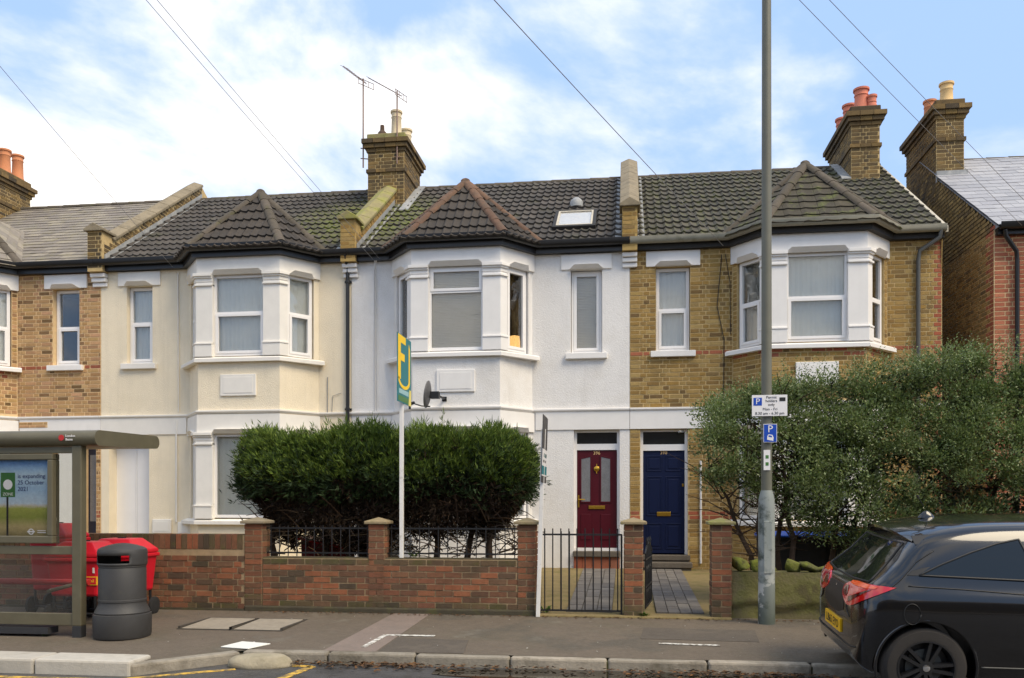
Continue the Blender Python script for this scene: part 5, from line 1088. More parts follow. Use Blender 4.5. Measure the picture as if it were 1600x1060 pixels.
for k in range(16): mb.prism([(-2.79+.0365, 9.98+.65*u, 2.80+.84*v) for u, v in (o_[k], o_[k+1], i_[k+1], i_[k])], (.0015, 0, 0))
mb.build('emblem_curve', 'board_yellow', tb)
board('dark sale board with teal and white bands on a leaning white post', -1.02, 9.86, 10.44, 1.80, 2.60, ((-1.055, 10.15, zp(10.15)), (-.985, 10.15, 2.45)), ('board_dark', [('white_band', 'sign_white', [(0, .25), (1, .25), (1, .50), (0, .50)]), ('teal_band', 'board_teal', [(0, .12), (1, .12), (1, .25), (0, .25)]), ('white_band', 'sign_white', [(0, .10), (1, .10), (1, .12), (0, .12)]), ('dark_mark', 'ink', [(.2, .30), (.8, .30), (.8, .34), (.2, .34)]), ('teal_mark', 'board_teal', [(.3, .38), (.9, .38), (.9, .44), (.3, .44)])]))

# ------------------------------------------------------------------ satellite dish and aerials
t = thing('satellite_dish', 'dark grey satellite dish seen edge on, fixed to the white bay', 'satellite dish', (-3.2, 14.3, 3.4))
mb = MB(); prof = [(r*.235, .055*(r*r)) for r in (0, .25, .5, .75, 1.0)]+[(.235, .048), (.17, .022), (.08, -.002), (0, -.008)]; mb.lathe(prof, (0, 0, 0), 24)
Mx = Matrix.Translation((-3.30, 14.02, 3.40)) @ Matrix.Rotation(math.radians(-82), 4, 'Y'); mb.v = [tuple(Mx @ Vector(v)) for v in mb.v]; mb.build('dish', 'dish', t, smooth='all')
MB().tube([(-3.30, 14.02, 3.20), (-3.45, 14.02, 3.21), (-3.60, 14.02, 3.26)], .012, 6).build('arm', 'iron', t)
MB().tube([(-3.57, 14.02, 3.27), (-3.68, 14.02, 3.24)], .026, 8).build('receiver', 'iron', t); MB().tube([(-3.655, 14.02, 3.25), (-3.655, 14.02, 3.16)], .02, 6).build('receiver_horn', 'iron', t)
mb = MB().box(-3.29, -3.14, 13.97, 14.07, 3.33, 3.45); mb.tube([(-3.2, 14.02, 3.40), (-3.15, 14.3, 3.38), (-3.15, YB, 3.38)], .02, 8); mb.box(-3.19, -3.11, YB-.012, YB-.002, 3.34, 3.42); mb.build('mount', 'iron', t)
def aerial(label, x, y, z0, z1, d, els, fix):
    t = thing('tv_aerial', label, 'aerial', (x, y, z0), 'aerials on the chimney'); d = Vector(d).normalized()
    MB().tube([(x, y, z0), (x, y, z1)], .016, 6).build('mast', 'aerial', t); c = Vector((x, y, z1-.06)); L = .95
    MB().tube([c-d*.15, c+d*L], .010, 5).build('boom', 'aerial', t); s = d.cross(Vector((0, 0, 1))).normalized()
    for k in range(els):
        p = c+d*L*(k+.5)/els; MB().tube([p-s*.11, p+s*.11], .005, 4).build('element', 'aerial', t)
    for q in (-.06, .06): MB().tube([c-d*.13-s*.2+Vector((0, 0, q)), c-d*.13+s*.2+Vector((0, 0, q))], .008, 4).build('reflector', 'aerial', t)
    for q in (-.2, -.07, .07, .2): MB().tube([c-d*.13+s*q+Vector((0, 0, -.07)), c-d*.13+s*q+Vector((0, 0, .07))], .006, 4).build('reflector_rod', 'aerial', t)
    mb = MB()
    for zz in fix: mb.tube([(x-.06, y, zz), (x+.12, y+.06, zz)], .012, 5)
    mb.build('bracket', 'aerial', t)
aerial('tall television aerial on a mast beside the chimney, clear of its brickwork', -5.62, 17.60, 8.8, 10.72, (-.75, .55, .75), 9, (9.0, 9.22))
aerial('shorter television aerial standing against the front of the chimney pot', -4.84, 17.50, 8.8, 10.36, (-.75, .3, .55), 9, (8.95, 9.2))

# ------------------------------------------------------------------ overhead wires and their pole
PX = Vector((-5.4, .34, 8.05))
for e, off, lab in (((-8.45, 14.85, 6.0), -.3, 'thin telephone wire running to the cream house'), ((-4.55, 14.85, 5.98), -.1, 'thin telephone wire running to the white house'), ((-4.44, 14.85, 6.0), .0, 'second thin telephone wire running to the white house, the one clear of the parapet'), ((1.66, 14.85, 5.98), .08, 'telephone wire running to the yellow brick house'),
                    ((6.45, 14.85, 6.12), .2, 'thin telephone wire running to the slate roofed end house'), ((6.85, 14.85, 6.12), .3, 'thin telephone wire running to the end house eaves beyond its downpipe')):
    a = PX+Vector((off, .14, 0)); b = Vector(e); pts = [a.lerp(b, k/24)-Vector((0, 0, .10*math.sin(PI*k/24))) for k in range(25)]
    o = MB().tube(pts, (.0035 if 'thin' in lab else .0055), 5).build('telephone_wire', 'wire', smooth='all'); tag(o, lab, 'wire', 'overhead telephone wires')
# ------------------------------------------------------------------ bus shelter
SX, SY = -5.82, 8.35; zs = zp(SY)
t = thing('bus_shelter', 'grey green bus shelter with glass panels and a poster case by the kerb', 'bus shelter', (-7.4, SY, zs))
for x in (SX, -7.42, -9.0):
    MB().box(x-.055, x+.055, SY-.05, SY+.05, zs+.12, 2.17).build('post', 'shelter_grey', t, bevel=.012); MB().box(x-.052, x+.052, SY-.047, SY+.047, zs-.02, zs+.125).build('foot', 'dark_foot', t, bevel=.008)
n = 10; r = .084; zc = 2.250; y0, y1 = 8.33, 9.42
pr = [(y0-r*math.sin(PI*k/n), zc+r*math.cos(PI*k/n)) for k in range(n+1)]+[(y1+r*.9*math.sin(PI*k/n), zc+.03-r*.9*math.cos(PI*k/n)) for k in range(n+1)]
MB().prism([(-9.4, y, z) for y, z in pr], (3.83, 0, 0)).build('roof', 'shelter_grey', t, smooth=30)
for z0, z1 in ((1.0, 1.09), (.24, .37)): MB().box(-8.945, SX-.055, SY-.03, SY+.03, z0, z1).build('rail', 'shelter_grey', t, bevel=.006)
MB().box(-8.945, SX-.055, SY-.025, SY+.025, 2.09, 2.16).build('rail', 'shelter_grey', t, bevel=.006)
MB().box(-6.9, -6.15, SY-.05, SY+.12, zs+.03, zs+.10).build('cable_box', 'dark_foot', t)
for a, b, z0, z1 in ((-6.085, -5.876, 1.092, 2.088), (-7.364, -5.876, .372, .998), (-8.944, -7.476, .372, .998)): MB().box(a, b, SY-.004, SY+.004, z0, z1).build('glass_panel', 'shelter_glass', t)
ca = MB()
for q in ((-7.36, -6.09, 1.12, 1.20), (-7.36, -6.09, 2.02, 2.085), (-7.36, -7.29, 1.20, 2.02), (-6.155, -6.09, 1.20, 2.02)): ca.box(q[0], q[1], SY-.06, SY+.06, q[2], q[3])
ca = ca.build('poster_case', 'shelter_grey', t, bevel=.01)
# poster: printed landscape under a pale sky
m, nt, N, L, B = _base('poster_print'); geo = N.new('ShaderNodeNewGeometry'); sp = N.new('ShaderNodeSeparateXYZ'); L.new(geo.outputs['Position'], sp.inputs[0])
nz = _noise(N, L, geo.outputs['Position'], 9, 8, .7); zz = _math(N, L, 'ADD', sp.outputs[2], _math(N, L, 'MULTIPLY', _math(N, L, 'SUBTRACT', nz, .5), .10))
cr = N.new('ShaderNodeValToRGB'); L.new(_map(N, L, zz, 1.20, 2.02, 0, 1), cr.inputs[0]); e = cr.color_ramp.elements
for i, (p, c) in enumerate(((0, (120, 108, 72)), (.12, (168, 150, 104)), (.24, (128, 134, 58)), (.36, (150, 152, 70)), (.40, (186, 178, 160)), (.43, (176, 190, 200)), (.62, (150, 176, 200)), (.80, (176, 196, 208)), (1, (88, 140, 196)))):
    el = e[i] if i < 2 else e.new(p); el.position = p; el.color = (*srgb(*c), 1)
e[0].position = 0
L.new(_mix(N, L, _map(N, L, _noise(N, L, geo.outputs['Position'], 26, 6, .7), .35, .7, 0, .5), cr.outputs[0], (.75, .78, .78), 'OVERLAY'), B.inputs['Base Color']); B.inputs['Roughness'].default_value = .35
MB().box(-7.29, -6.155, SY-.012, SY-.004, 1.20, 2.02).build('poster', 'poster_print', ca)
mat('poster_ink', srgb(40, 58, 110), .5, 0); mat('poster_green', srgb(54, 110, 50), .5, 0)
def ptx(s, size, x, z, m, nm='lettering', al='LEFT'): text_mb(s, size, Matrix.Translation((x, SY-.0145, z)) @ Matrix.Rotation(PI/2, 4, 'X'), al, .0006).build(nm, m, ca)
ptx('is expanding', .066, -6.535, 1.845, 'poster_ink'); ptx('25 October', .066, -6.535, 1.775, 'poster_ink'); ptx('2021', .066, -6.535, 1.705, 'poster_ink')
MB().box(-6.735, -6.565, SY-.0145, SY-.0125, 1.62, 1.885).build('zone_sign', 'poster_green', ca); MB().box(-6.668, -6.645, SY-.014, SY-.0125, 1.20, 1.62).build('zone_sign_post', 'ink', ca)
mb = MB().lathe([(0, 0), (.055, 0), (.055, .001), (0, .001)], (-6.65, SY-.016, 1.755), 20, 'y'); mb.build('zone_disc', 'sign_white', ca); ptx('ZONE', .045, -6.65, 1.65, 'sign_white', al='CENTER')
mb = MB()
for k in range(20):
    a, b = 2*PI*k/20, 2*PI*(k+1)/20; mb.prism([(-6.375+q*math.cos(w), SY-.0135, 1.245+q*math.sin(w)) for q, w in ((.034, a), (.034, b), (.022, b), (.022, a))], (0, -.001, 0))
mb.box(-6.42, -6.33, SY-.0155, SY-.0145, 1.238, 1.252); mb.build('ring_emblem', 'sign_white', ca)
MB().box(-6.30, -6.20, SY-.0145, SY-.0135, 1.252, 1.26).build('caption', 'sign_white', ca); MB().box(-6.30, -6.20, SY-.0145, SY-.0135, 1.232, 1.24).build('caption', 'sign_white', ca)
MB().box(-7.29, -6.155, SY-.024, SY-.020, 1.20, 2.02).build('case_glass', 'clear_glass', ca)
mb = MB(); mb.lathe([(0, 0), (.032, 0), (.032, .003), (0, .003)], (-5.955, y0-r-.002, zc), 16, 'y'); mb.build('roundel', 'bench_red', t)
text_mb('London', .036, Matrix.Translation((-5.905, y0-r-.002, zc+.018)) @ Matrix.Rotation(PI/2, 4, 'X'), 'LEFT', .002).build('lettering', 'sign_white', t); text_mb('Buses', .036, Matrix.Translation((-5.905, y0-r-.002, zc-.020)) @ Matrix.Rotation(PI/2, 4, 'X'), 'LEFT', .002).build('lettering', 'sign_white', t)
MB().tube([(-8.9, 8.78, .66), (-6.0, 8.78, .66)], .035, 10).build('bench_rail', 'bench_red', t, smooth=50)
for x in (-8.6, -7.42, -6.2): MB().tube([(x, SY+.03, .60), (x, 8.78, .63)], .022, 8).build('bench_bracket', 'shelter_grey', t)

# ------------------------------------------------------------------ litter bin
bx, by = -5.37, 8.43; z = zp(by)-.003
t = thing('litter_bin', 'dark grey round plastic litter bin with domed top and wide slot', 'litter bin', (bx, by, z))
MB().lathe([(q*.91, h) for q, h in [(.25, 0), (.305, .005), (.318, .03), (.322, .22), (.318, .255), (.30, .262), (.306, .275), (.29, .305), (.262, .36), (.262, .385), (.268, .39), (.268, .41), (.262, .415), (.262, .735), (.258, .742), (.258, .755), (.264, .76), (.264, .775)]], (bx, by, z), 48).build('bin_body', 'bin_grey', t, smooth=30)
hd_ = MB(); n = 60; rows = [(.264, .772), (.272, .782), (.274, .80), (.274, .885), (.274, .92), (.266, .945), (.235, .965), (.15, .99), (.07, 1.005), (.0, 1.01)]; vs = [(bx+.91*r_*math.cos(2*PI*k/n), by+.91*r_*math.sin(2*PI*k/n), z+h) for r_, h in rows for k in range(n)]; fs = []
def slot(k, i):
    a = (2*PI*(k+.5)/n+PI/2+.12) % (2*PI); a = min(a, 2*PI-a); a2 = PI-a
    return i == 2 and (a < .95 or a2 < .8)
for i in range(len(rows)-1):
    for k in range(n):
        if not slot(k, i): fs.append((i*n+k, i*n+(k+1) % n, (i+1)*n+(k+1) % n, (i+1)*n+k))
hd_.add(vs, fs); ho = hd_.build('bin_head', 'bin_grey', t, smooth=35, fix=False); so_ = ho.modifiers.new('thick', 'SOLIDIFY'); so_.thickness = .012
MB().lathe([(.0, .70), (.22, .70), (.22, .772)], (bx, by, z), 24).build('inner_liner', 'bin_hollow', t)

# ------------------------------------------------------------------ post trolleys
def trolley(label, x, y, w=.62, d=.50, rot=0, top=1.10, mark=False, stripe=False):
    z0 = zp(y); t = thing('mail_trolley', label, 'trolley', (x, y, z0), 'red mail trolleys'); M = Matrix.Translation((x, y, 0)) @ Matrix.Rotation(rot, 4, 'Z'); t.rotation_euler.z = 0
    def bld(mb, *a, **k): mb.v = [tuple(M @ Vector(v)) for v in mb.v]; return mb.build(*a, **k)
    a, b, c, e = w/2*.88, d/2*.86, w/2, d/2; zb, zt = .46, top-.20
    mb = MB(); mb.add([(-a, -b, zb), (a, -b, zb), (a, b, zb), (-a, b, zb), (-c, -e, zt), (c, -e, zt), (c, e, zt), (-c, e, zt)], [(3,2,1,0),(4,5,6,7),(0,1,5,4),(1,2,6,5),(2,3,7,6),(3,0,4,7)]); body = bld(mb, 'tub', 'post_red', t, bevel=.03)
    mb = MB().box(-c-.02, c+.02, -e-.02, e+.02, zt-.03, zt+.015); bld(mb, 'rim', 'post_red', t, bevel=.012)
    k = .10; mb = MB(); mb.add([(-c-.01, -e-.01, zt+.018), (c+.01, -e-.01, zt+.018), (c+.01, e+.01, zt+.018), (-c-.01, e+.01, zt+.018), (-c-.01, -e-.01, zt+.06), (c+.01, -e-.01, zt+.06), (c+.01, e+.01, zt+.06), (-c-.01, e+.01, zt+.06), (-c+k*1.4, -e+k, top), (c-k*1.4, -e+k, top), (c-k*1.4, e-k, top), (-c+k*1.4, e-k, top)],
           [(3,2,1,0),(0,1,5,4),(1,2,6,5),(2,3,7,6),(3,0,4,7),(4,5,9,8),(5,6,10,9),(6,7,11,10),(7,4,8,11),(8,9,10,11)]); bld(mb, 'lid', 'post_red', t, bevel=.015)
    mb = MB().box(-.04, .04, -.03, .03, top-.002, top+.012); bld(mb, 'lid_catch', 'ink', t)
    mb = MB()
    for sx in (-1, 1): mb.tube([(sx*a*.9, -b*.9, zb+.02), (sx*a*.9, -b*.9, .26), (sx*a*.9, b*.9, .26), (sx*a*.9, b*.9, zb+.02)], .016, 6)
    mb.tube([(-a*.9, b*.9, .26), (a*.9, b*.9, .26)], .016, 6); mb.tube([(-a*.9, -b*.9, .26), (a*.9, -b*.9, .26)], .016, 6); bld(mb, 'chassis', 'iron', t)
    for sx in (-1, 1):
        for sy, rr in ((-.8, .11), (.8, .11)):
            mb = MB().lathe([(.03, -.022), (rr*.8, -.022), (rr, -.014), (rr, .014), (rr*.8, .022), (.03, .022)], (sx*(a+.035), sy*b, z0+rr), 18, 'x'); bld(mb, 'wheel', 'rubber', t, smooth=40)
            mb = MB().tube([(sx*(a+.0), sy*b, z0+rr), (sx*a*.9, sy*b, .27)], .014, 6); bld(mb, 'fork', 'iron', t)
    if mark:
        mb = MB().box(.03, .31, -e-.004+.018, -e+.03, .60, .70); bld(mb, 'name_plate', 'post_yellow', t); mb = MB().box(.04, .30, -e-.006+.018, -e+.028, .61, .69); bld(mb, 'name_field', 'post_red', t)
        tm = text_mb('Royal Mail', .052, Matrix.Translation((.17, -e+.011, .648)) @ Matrix.Rotation(PI/2, 4, 'X')); bld(tm, 'lettering', 'post_yellow', t)
        mb = MB().box(.26, .285, -e-.002+.01, -e+.03, .74, .82); bld(mb, 'reflector', 'sign_white', t)
    if stripe: mb = MB().box(c-.045, c-.02, -e-.006, -e+.03, .66, .86); bld(mb, 'reflector', 'sign_white', t)
trolley('red mail trolley with yellow name plate between the shelter post and the bin', -6.40, 9.30, .66, .52, 0, 1.10, True)
trolley('red mail trolley with white reflector strip against the wall behind the bin', -6.20, 9.72, .66, .50, 0, 1.12, False, True)
trolley('red mail trolley standing behind the glass next to the poster case', -7.15, 9.86, .50, .46, 0, 1.30)

# ------------------------------------------------------------------ parked car
CAR = thing('parked_car', 'black three door hatchback parked half on the pavement', 'car', (1.62, 7.83, 0))
ROOT[CAR.name] = Matrix.Identity(4)
ST = [  # x, zb, then (half width, z) up the side
 (.000, .36, (.50, .37), (.56, .46), (.56, .58), (.50, .66), (.44, .69), (.38, .705), (.22, .715), .718),
 (.045, .28, (.62, .30), (.70, .46), (.70, .64), (.65, .76), (.59, .81), (.50, .835), (.28, .85), .855),
 (.13, .24, (.72, .26), (.785, .50), (.785, .72), (.74, .85), (.68, .89), (.58, .905), (.3, .92), .925),
 (.26, .21, (.78, .24), (.835, .54), (.835, .77), (.785, .925), (.73, .975), (.64, .995), (.32, 1.015), 1.02),
 (.40, .20, (.81, .24), (.862, .56), (.858, .79), (.80, .94), (.74, 1.045), (.645, 1.095), (.32, 1.135), 1.145),
 (.55, .20, (.82, .24), (.872, .57), (.865, .80), (.805, .95), (.735, 1.12), (.635, 1.225), (.32, 1.275), 1.285),
 (.72, .20, (.82, .24), (.875, .57), (.866, .80), (.808, .95), (.725, 1.18), (.620, 1.335), (.32, 1.395), 1.405),
 (1.05, .20, (.82, .24), (.872, .57), (.862, .80), (.805, .94), (.71, 1.23), (.595, 1.408), (.31, 1.458), 1.468),
 (1.60, .20, (.82, .24), (.868, .57), (.858, .79), (.80, .925), (.695, 1.235), (.575, 1.425), (.30, 1.47), 1.48),
 (2.15, .20, (.82, .24), (.866, .56), (.856, .78), (.80, .91), (.70, 1.21), (.575, 1.405), (.30, 1.455), 1.465),
 (2.55, .20, (.82, .24), (.866, .55), (.856, .76), (.80, .89), (.72, 1.13), (.60, 1.29), (.31, 1.345), 1.355),
 (2.95, .20, (.82, .24), (.866, .54), (.852, .74), (.79, .87), (.74, 1.00), (.65, 1.08), (.33, 1.125), 1.135),
 (3.25, .20, (.82, .24), (.862, .53), (.845, .72), (.78, .85), (.72, .91), (.63, .945), (.33, .975), .985),
 (3.60, .21, (.79, .25), (.835, .50), (.815, .68), (.75, .79), (.68, .835), (.58, .86), (.3, .885), .895),
 (3.88, .24, (.66, .28), (.72, .46), (.70, .60), (.64, .68), (.57, .71), (.48, .73), (.26, .75), .757),
 (4.02, .34, (.42, .36), (.48, .44), (.46, .52), (.42, .57), (.37, .59), (.31, .60), (.18, .61), .613)]
def rz(z): return .88+(z-.88)*.885 if z > .88 else z
def section(s): return np.array([(0, s[1])]+[(s[2][0]*.9, s[1])]+[(p[0], rz(p[1])) for p in s[2:9]]+[(0, rz(s[9]))], float)
ST = [((.655-(.655-s[0])*.72 if s[0] < .655 else s[0]),)+s[1:] for s in ST]
xs_ = np.array([s[0] for s in ST]); SE = np.stack([section(s) for s in ST])
def crom(P, t, k):
    n = len(t); out = []
    for i in range(n-1):
        p0, p1, p2, p3 = P[max(i-1, 0)], P[i], P[i+1], P[min(i+2, n-1)]; t0, t1, t2, t3 = t[max(i-1, 0)], t[i], t[i+1], t[min(i+2, n-1)]
        m1 = (p2-p0)/max(1e-6, t2-t0)*(t2-t1); m2 = (p3-p1)/max(1e-6, t3-t1)*(t2-t1)
        for j in range(k):
            u = j/k; out.append((2*u**3-3*u**2+1)*p1+(u**3-2*u**2+u)*m1+(-2*u**3+3*u**2)*p2+(u**3-u**2)*m2)
    out.append(P[-1]); return np.array(out)
tt = crom(xs_, np.arange(len(xs_), dtype=float), 5); SE2 = crom(SE, np.arange(len(xs_), dtype=float), 5)
SE3 = np.stack([crom(s, np.arange(len(s), dtype=float), 4) for s in SE2])       # stations x points x (w,z)
ns, npnt = SE3.shape[:2]; ring = []
vs = []; 
for i in range(ns):
    half = [(tt[i], -w, zz) for w, zz in SE3[i]]; other = [(tt[i], w, zz) for w, zz in SE3[i][1:-1][::-1]]; vs += half+other
m_r = 2*npnt-2; fs = [(i*m_r+k, i*m_r+(k+1) % m_r, (i+1)*m_r+(k+1) % m_r, (i+1)*m_r+k) for i in range(ns-1) for k in range(m_r)]
fs += [tuple(range(m_r))[::-1], tuple(range((ns-1)*m_r, ns*m_r))]
cb = MB(); cb.add(vs, fs); body_me = cb.mesh('body', 'car_paint', 'all')
bvh = BVHTree.FromPolygons([Vector(v) for v in vs], [f for f in fs])
body = link('body', body_me, CAR)
RW = ((.655, .302), (3.165, .302)); cut = MB()
for wx, wz in RW:
    for sy in (-1, 1): cut.lathe([(.362, -.15), (.362, .15)], (wx, sy*.80, wz), 40, 'y')
cu = link('cutter', cut.mesh('cutter', 'car_trim'), CAR); bo = body.modifiers.new('arches', 'BOOLEAN'); bo.object = cu; bo.operation = 'DIFFERENCE'; bo.solver = 'EXACT'
bpy.context.view_layer.update(); dg = bpy.context.evaluated_depsgraph_get(); nm = bpy.data.meshes.new_from_object(body.evaluated_get(dg)); body.modifiers.clear(); body.data = nm; bpy.data.objects.remove(cu)
nm.polygons.foreach_set('use_smooth', [True]*len(nm.polygons)); nm.set_sharp_from_angle(angle=math.radians(38)); nm.materials.clear(); nm.materials.append(MATS['car_paint'])
def resample(poly, closed=True, step=.02):
    out = []
    for a, b in zip(poly, poly[1:]+(poly[:1] if closed else [])):
        a, b = Vector(a), Vector(b); n = max(1, int((b-a).length/step)); out += [a.lerp(b, k/n) for k in range(n)]
    return out
def smooth_poly(p, it=2):
    for _ in range(it):
        q = []
        for a, b in zip(p, p[1:]+p[:1]): a, b = Vector(a), Vector(b); q += [a*.75+b*.25, a*.25+b*.75]
        p = q
    return [tuple(v) for v in p]
def hit(o, d): 
    h = bvh.ray_cast(Vector(o), Vector(d)); return (h[0], h[1]) if h[0] is not None else None
def rx(x): return .655-(.655-x)*.72 if x < .655 else x
def overlay(name, poly, mode, m, off=.006, smoothing=0, both=True, trim=None, tr=.007, parent=None):
    """a fitted panel: an outline dropped onto the body from the side, the back or a rear corner"""
    poly = [(rx(a) if mode == "side" else a, rz(b) if mode != "diag" else b-.03) for a, b in poly]
    if smoothing: poly = smooth_poly(poly, smoothing)
    ol = resample(poly, True, .025); bm = bmesh.new(); bv = [bm.verts.new((p.x, p.y, 0)) for p in ol]; f = bm.faces.new(bv); bmesh.ops.triangulate(bm, faces=[f]); 
    for _ in range(3):
        le = [e for e in bm.edges if e.calc_length() > .05 and not e.is_boundary]
        if not le: break
        bmesh.ops.subdivide_edges(bm, edges=le, cuts=1); bmesh.ops.triangulate(bm, faces=bm.faces)
    bm.verts.ensure_lookup_table(); c, s = math.cos(PI/4), math.sin(PI/4); res = []
    for v in bm.verts:
        a, z = v.co.x, v.co.y
        if mode == 'side': o, d = (a, -3, z), (0, 1, 0)
        elif mode == 'rear': o, d = (-2, a, z), (1, 0, 0)
        else: o, d = (-2*c+a*c-0, -.60-2*s-a*s, z), (c, s, 0)
        h = hit(o, d)
        if h is None: res.append(None); continue
        n = h[1] if h[1].dot(Vector(d)) < 0 else -h[1]; res.append(h[0]+n*off)
    bad = [v for v, r_ in zip(bm.verts, res) if r_ is None]
    for v, r_ in zip(bm.verts, res):
        if r_ is not None: v.co = r_
    if bad: bmesh.ops.delete(bm, geom=bad, context='VERTS')
    be = [e for e in bm.edges if e.is_boundary]; ex = bmesh.ops.extrude_edge_only(bm, edges=be)['geom']
    dv = {'side': Vector((0, 1, 0)), 'rear': Vector((1, 0, 0)), 'diag': Vector((c, s, 0))}[mode]
    for g_ in ex:
        if isinstance(g_, bmesh.types.BMVert): g_.co += dv*.014
    bmesh.ops.recalc_face_normals(bm, faces=bm.faces); me = bpy.data.meshes.new(name); bm.to_mesh(me); bm.free(); me.materials.append(MATS[m]); me.polygons.foreach_set('use_smooth', [True]*len(me.polygons)); me.set_sharp_from_angle(angle=math.radians(40))
    objs = [link(name, me, parent or CAR)]
    if both:
        m2 = me.copy(); m2.transform(Matrix.Diagonal((1, -1, 1, 1))); m2.flip_normals(); objs.append(link(name, m2, parent or CAR))
    if trim:
        line(name+'_trim', [(p.x, p.y) for p in ol]+[(ol[0].x, ol[0].y)], mode, trim, tr, both)
    return objs
def line(name, pts, mode, m, r=.004, both=True, off=.003):
    if not name.endswith("_trim"): pts = [(rx(a) if mode == "side" else a, rz(b)) for a, b in pts]
    pts = resample([tuple(p) for p in pts], False, .03)+[Vector(pts[-1])]; c = math.cos(PI/4); P = []
    for p in pts:
        o, d = ((p.x, -3, p.y), (0, 1, 0)) if mode == 'side' else ((-2, p.x, p.y), (1, 0, 0)) if mode == 'rear' else ((-2*c+p.x*c, -.60-2*c-p.x*c, p.y), (c, c, 0))
        h = hit(o, d)
        if h: n = h[1] if h[1].dot(Vector(d)) < 0 else -h[1]; P.append(h[0]+n*off)
    if len(P) < 2: return
    for s in ((1, -1) if both else (1,)): MB().tube([(q.x, q.y*s, q.z) for q in P], r, 5).build(name, m, CAR, smooth='all')
# side glass, rear glass, lamps, plate
overlay('side_window', [(.60, 1.015), (.78, 1.105), (1.0, 1.205), (1.2, 1.28), (1.365, 1.318), (1.47, .975), (1.1, .992)], 'side', 'car_glass', .004, 0, trim='car_trim', tr=.009)
overlay('quarter_trim', [(.48, 1.012), (.54, 1.05), (.64, 1.075), (.70, 1.085), (.59, 1.012)], 'side', 'car_trim', .005)
overlay('door_window', [(1.53, .943), (1.44, 1.27), (1.6, 1.302), (1.9, 1.31), (2.2, 1.28), (2.55, 1.10), (2.72, .93)], 'side', 'car_glass', .004, 0, trim='car_trim', tr=.009)
overlay('rear_window', [(-.62, .925), (-.54, 1.10), (-.50, 1.26), (.50, 1.26), (.54, 1.10), (.62, .925), (.3, .91), (-.3, .91)], 'rear', 'car_glass', .004, 0, both=False, trim='car_trim', tr=.008)
tl = overlay('tail_light', [(-.11, .855), (-.06, .895), (.05, .925), (.48, .945), (.40, .895), (.24, .815), (.09, .745), (.0, .735), (-.06, .765), (-.11, .800)], 'diag', 'tail_red', .010, 1)
overlay('tail_light_lens', [(-.09, .845), (-.06, .875), (.0, .885), (.0, .800), (-.08, .805)], 'diag', 'tail_dark', .0135, 1)
overlay('tail_light_lens', [(.0, .925), (.36, .934), (.32, .905), (.0, .895)], 'diag', 'tail_amber', .0135, 1)
overlay('tail_light_lens', [(.04, .765), (.30, .900), (.27, .895), (.02, .800)], 'diag', 'tail_dark', .0135, 0)
overlay('rear_recess', [(-.30, .60), (-.34, .78), (-.28, .84), (.28, .84), (.34, .78), (.30, .60)], 'rear', 'car_trim', .004, 1, both=False)
line('bumper_line', [(-.62, .40), (-.45, .385), (.45, .385), (.62, .40)], 'rear', 'car_trim', .006, both=False)
line('shut_line', [(-.50, .62), (-.42, .66), (-.38, .745), (-.55, .80)], 'rear', 'car_trim', .004)
line('shoulder_crease', [(.48, .925), (.9, .905), (1.4, .865), (2.2, .80)], 'side', 'car_trim', .005)
line('door_line', [(1.50, .93), (1.50, .55), (1.56, .36), (2.6, .33), (2.78, .5), (2.80, .92)], 'side', 'car_trim', .004); line('door_line', [(1.50, .94), (1.42, 1.27), (1.50, 1.325), (1.9, 1.345), (2.25, 1.31), (2.6, 1.10)], 'side', 'car_trim', .005)
line('hatch_line', [(.13, .84), (.30, .90), (.42, .98), (.58, 1.12), (.74, 1.22)], 'side', 'car_trim', .005)
line('sill_line', [(1.05, .315), (2.75, .30)], 'side', 'grey_pipe', .006)
line('fuel_flap', [(.50+.082*math.cos(a), .715+.078*math.sin(a)) for a in [2*PI*k/20 for k in range(21)]], 'side', 'car_trim', .0035, both=False)
for s in (-1, 1):
    for wx, wz in RW: MB().tube([(wx+.366*math.cos(a), s*(.868-.02*abs(math.sin(a-PI/2))), wz+.366*math.sin(a)) for a in [-.35+(PI+.7)*k/28 for k in range(29)]], .013, 6).build('arch_lip', 'car_paint', CAR, smooth='all')
# spoiler, roof panel, aerial
mb = MB(); rows = []
for y in np.linspace(-.60, .60, 13):
    f = abs(y)/.60; z = 1.328-.05*f**2; rows.append([(.545+.08*f**2, y, z-.030-.045*f**3), (.535+.08*f**2, y, z-.008-.03*f**3), (.64, y, z+.012), (.82, y, z+.030-.02*f**2), (.82, y, z-.06)])
m5 = 5; mb.add([p for r_ in rows for p in r_], [(i*m5+k, i*m5+(k+1) % m5, (i+1)*m5+(k+1) % m5, (i+1)*m5+k) for i in range(12) for k in range(m5)]+[tuple(range(m5)), tuple(range(12*m5, 13*m5))]); mb.build('spoiler', 'car_paint', CAR, smooth=35)
for s in (-1, 1): MB().prism([(.61, s*.585, 1.285), (.80, s*.605, 1.305), (.80, s*.66, 1.245), (.70, s*.685, 1.165), (.62, s*.645, 1.225)], (0, s*.012, 0)).build('spoiler_fin', 'car_paint', CAR, bevel=.005)
mb = MB(); mb.lathe([(.055, 0), (.045, .02), (.02, .05), (0, .06)], (0, 0, 0), 14); mb.v = [(x*1.3+.92, y*.6, q+1.385) for x, y, q in mb.v]; mb.build('aerial_base', 'car_paint', CAR, smooth=50); MB().tube([(.91, 0, 1.46), (.84, 0, 1.58)], .004, 5).build('aerial', 'car_trim', CAR)
MB().tube([(.38, 0, .955), (.35, -.02, .95), (.42, -.25, 1.00), (.50, -.42, 1.06)], .010, 6).build('rear_wiper', 'car_trim', CAR)
pl = MB().box(.168, .20, -.26, .26, .445, .555).build('number_plate', 'plate_yellow', CAR, bevel=.002)
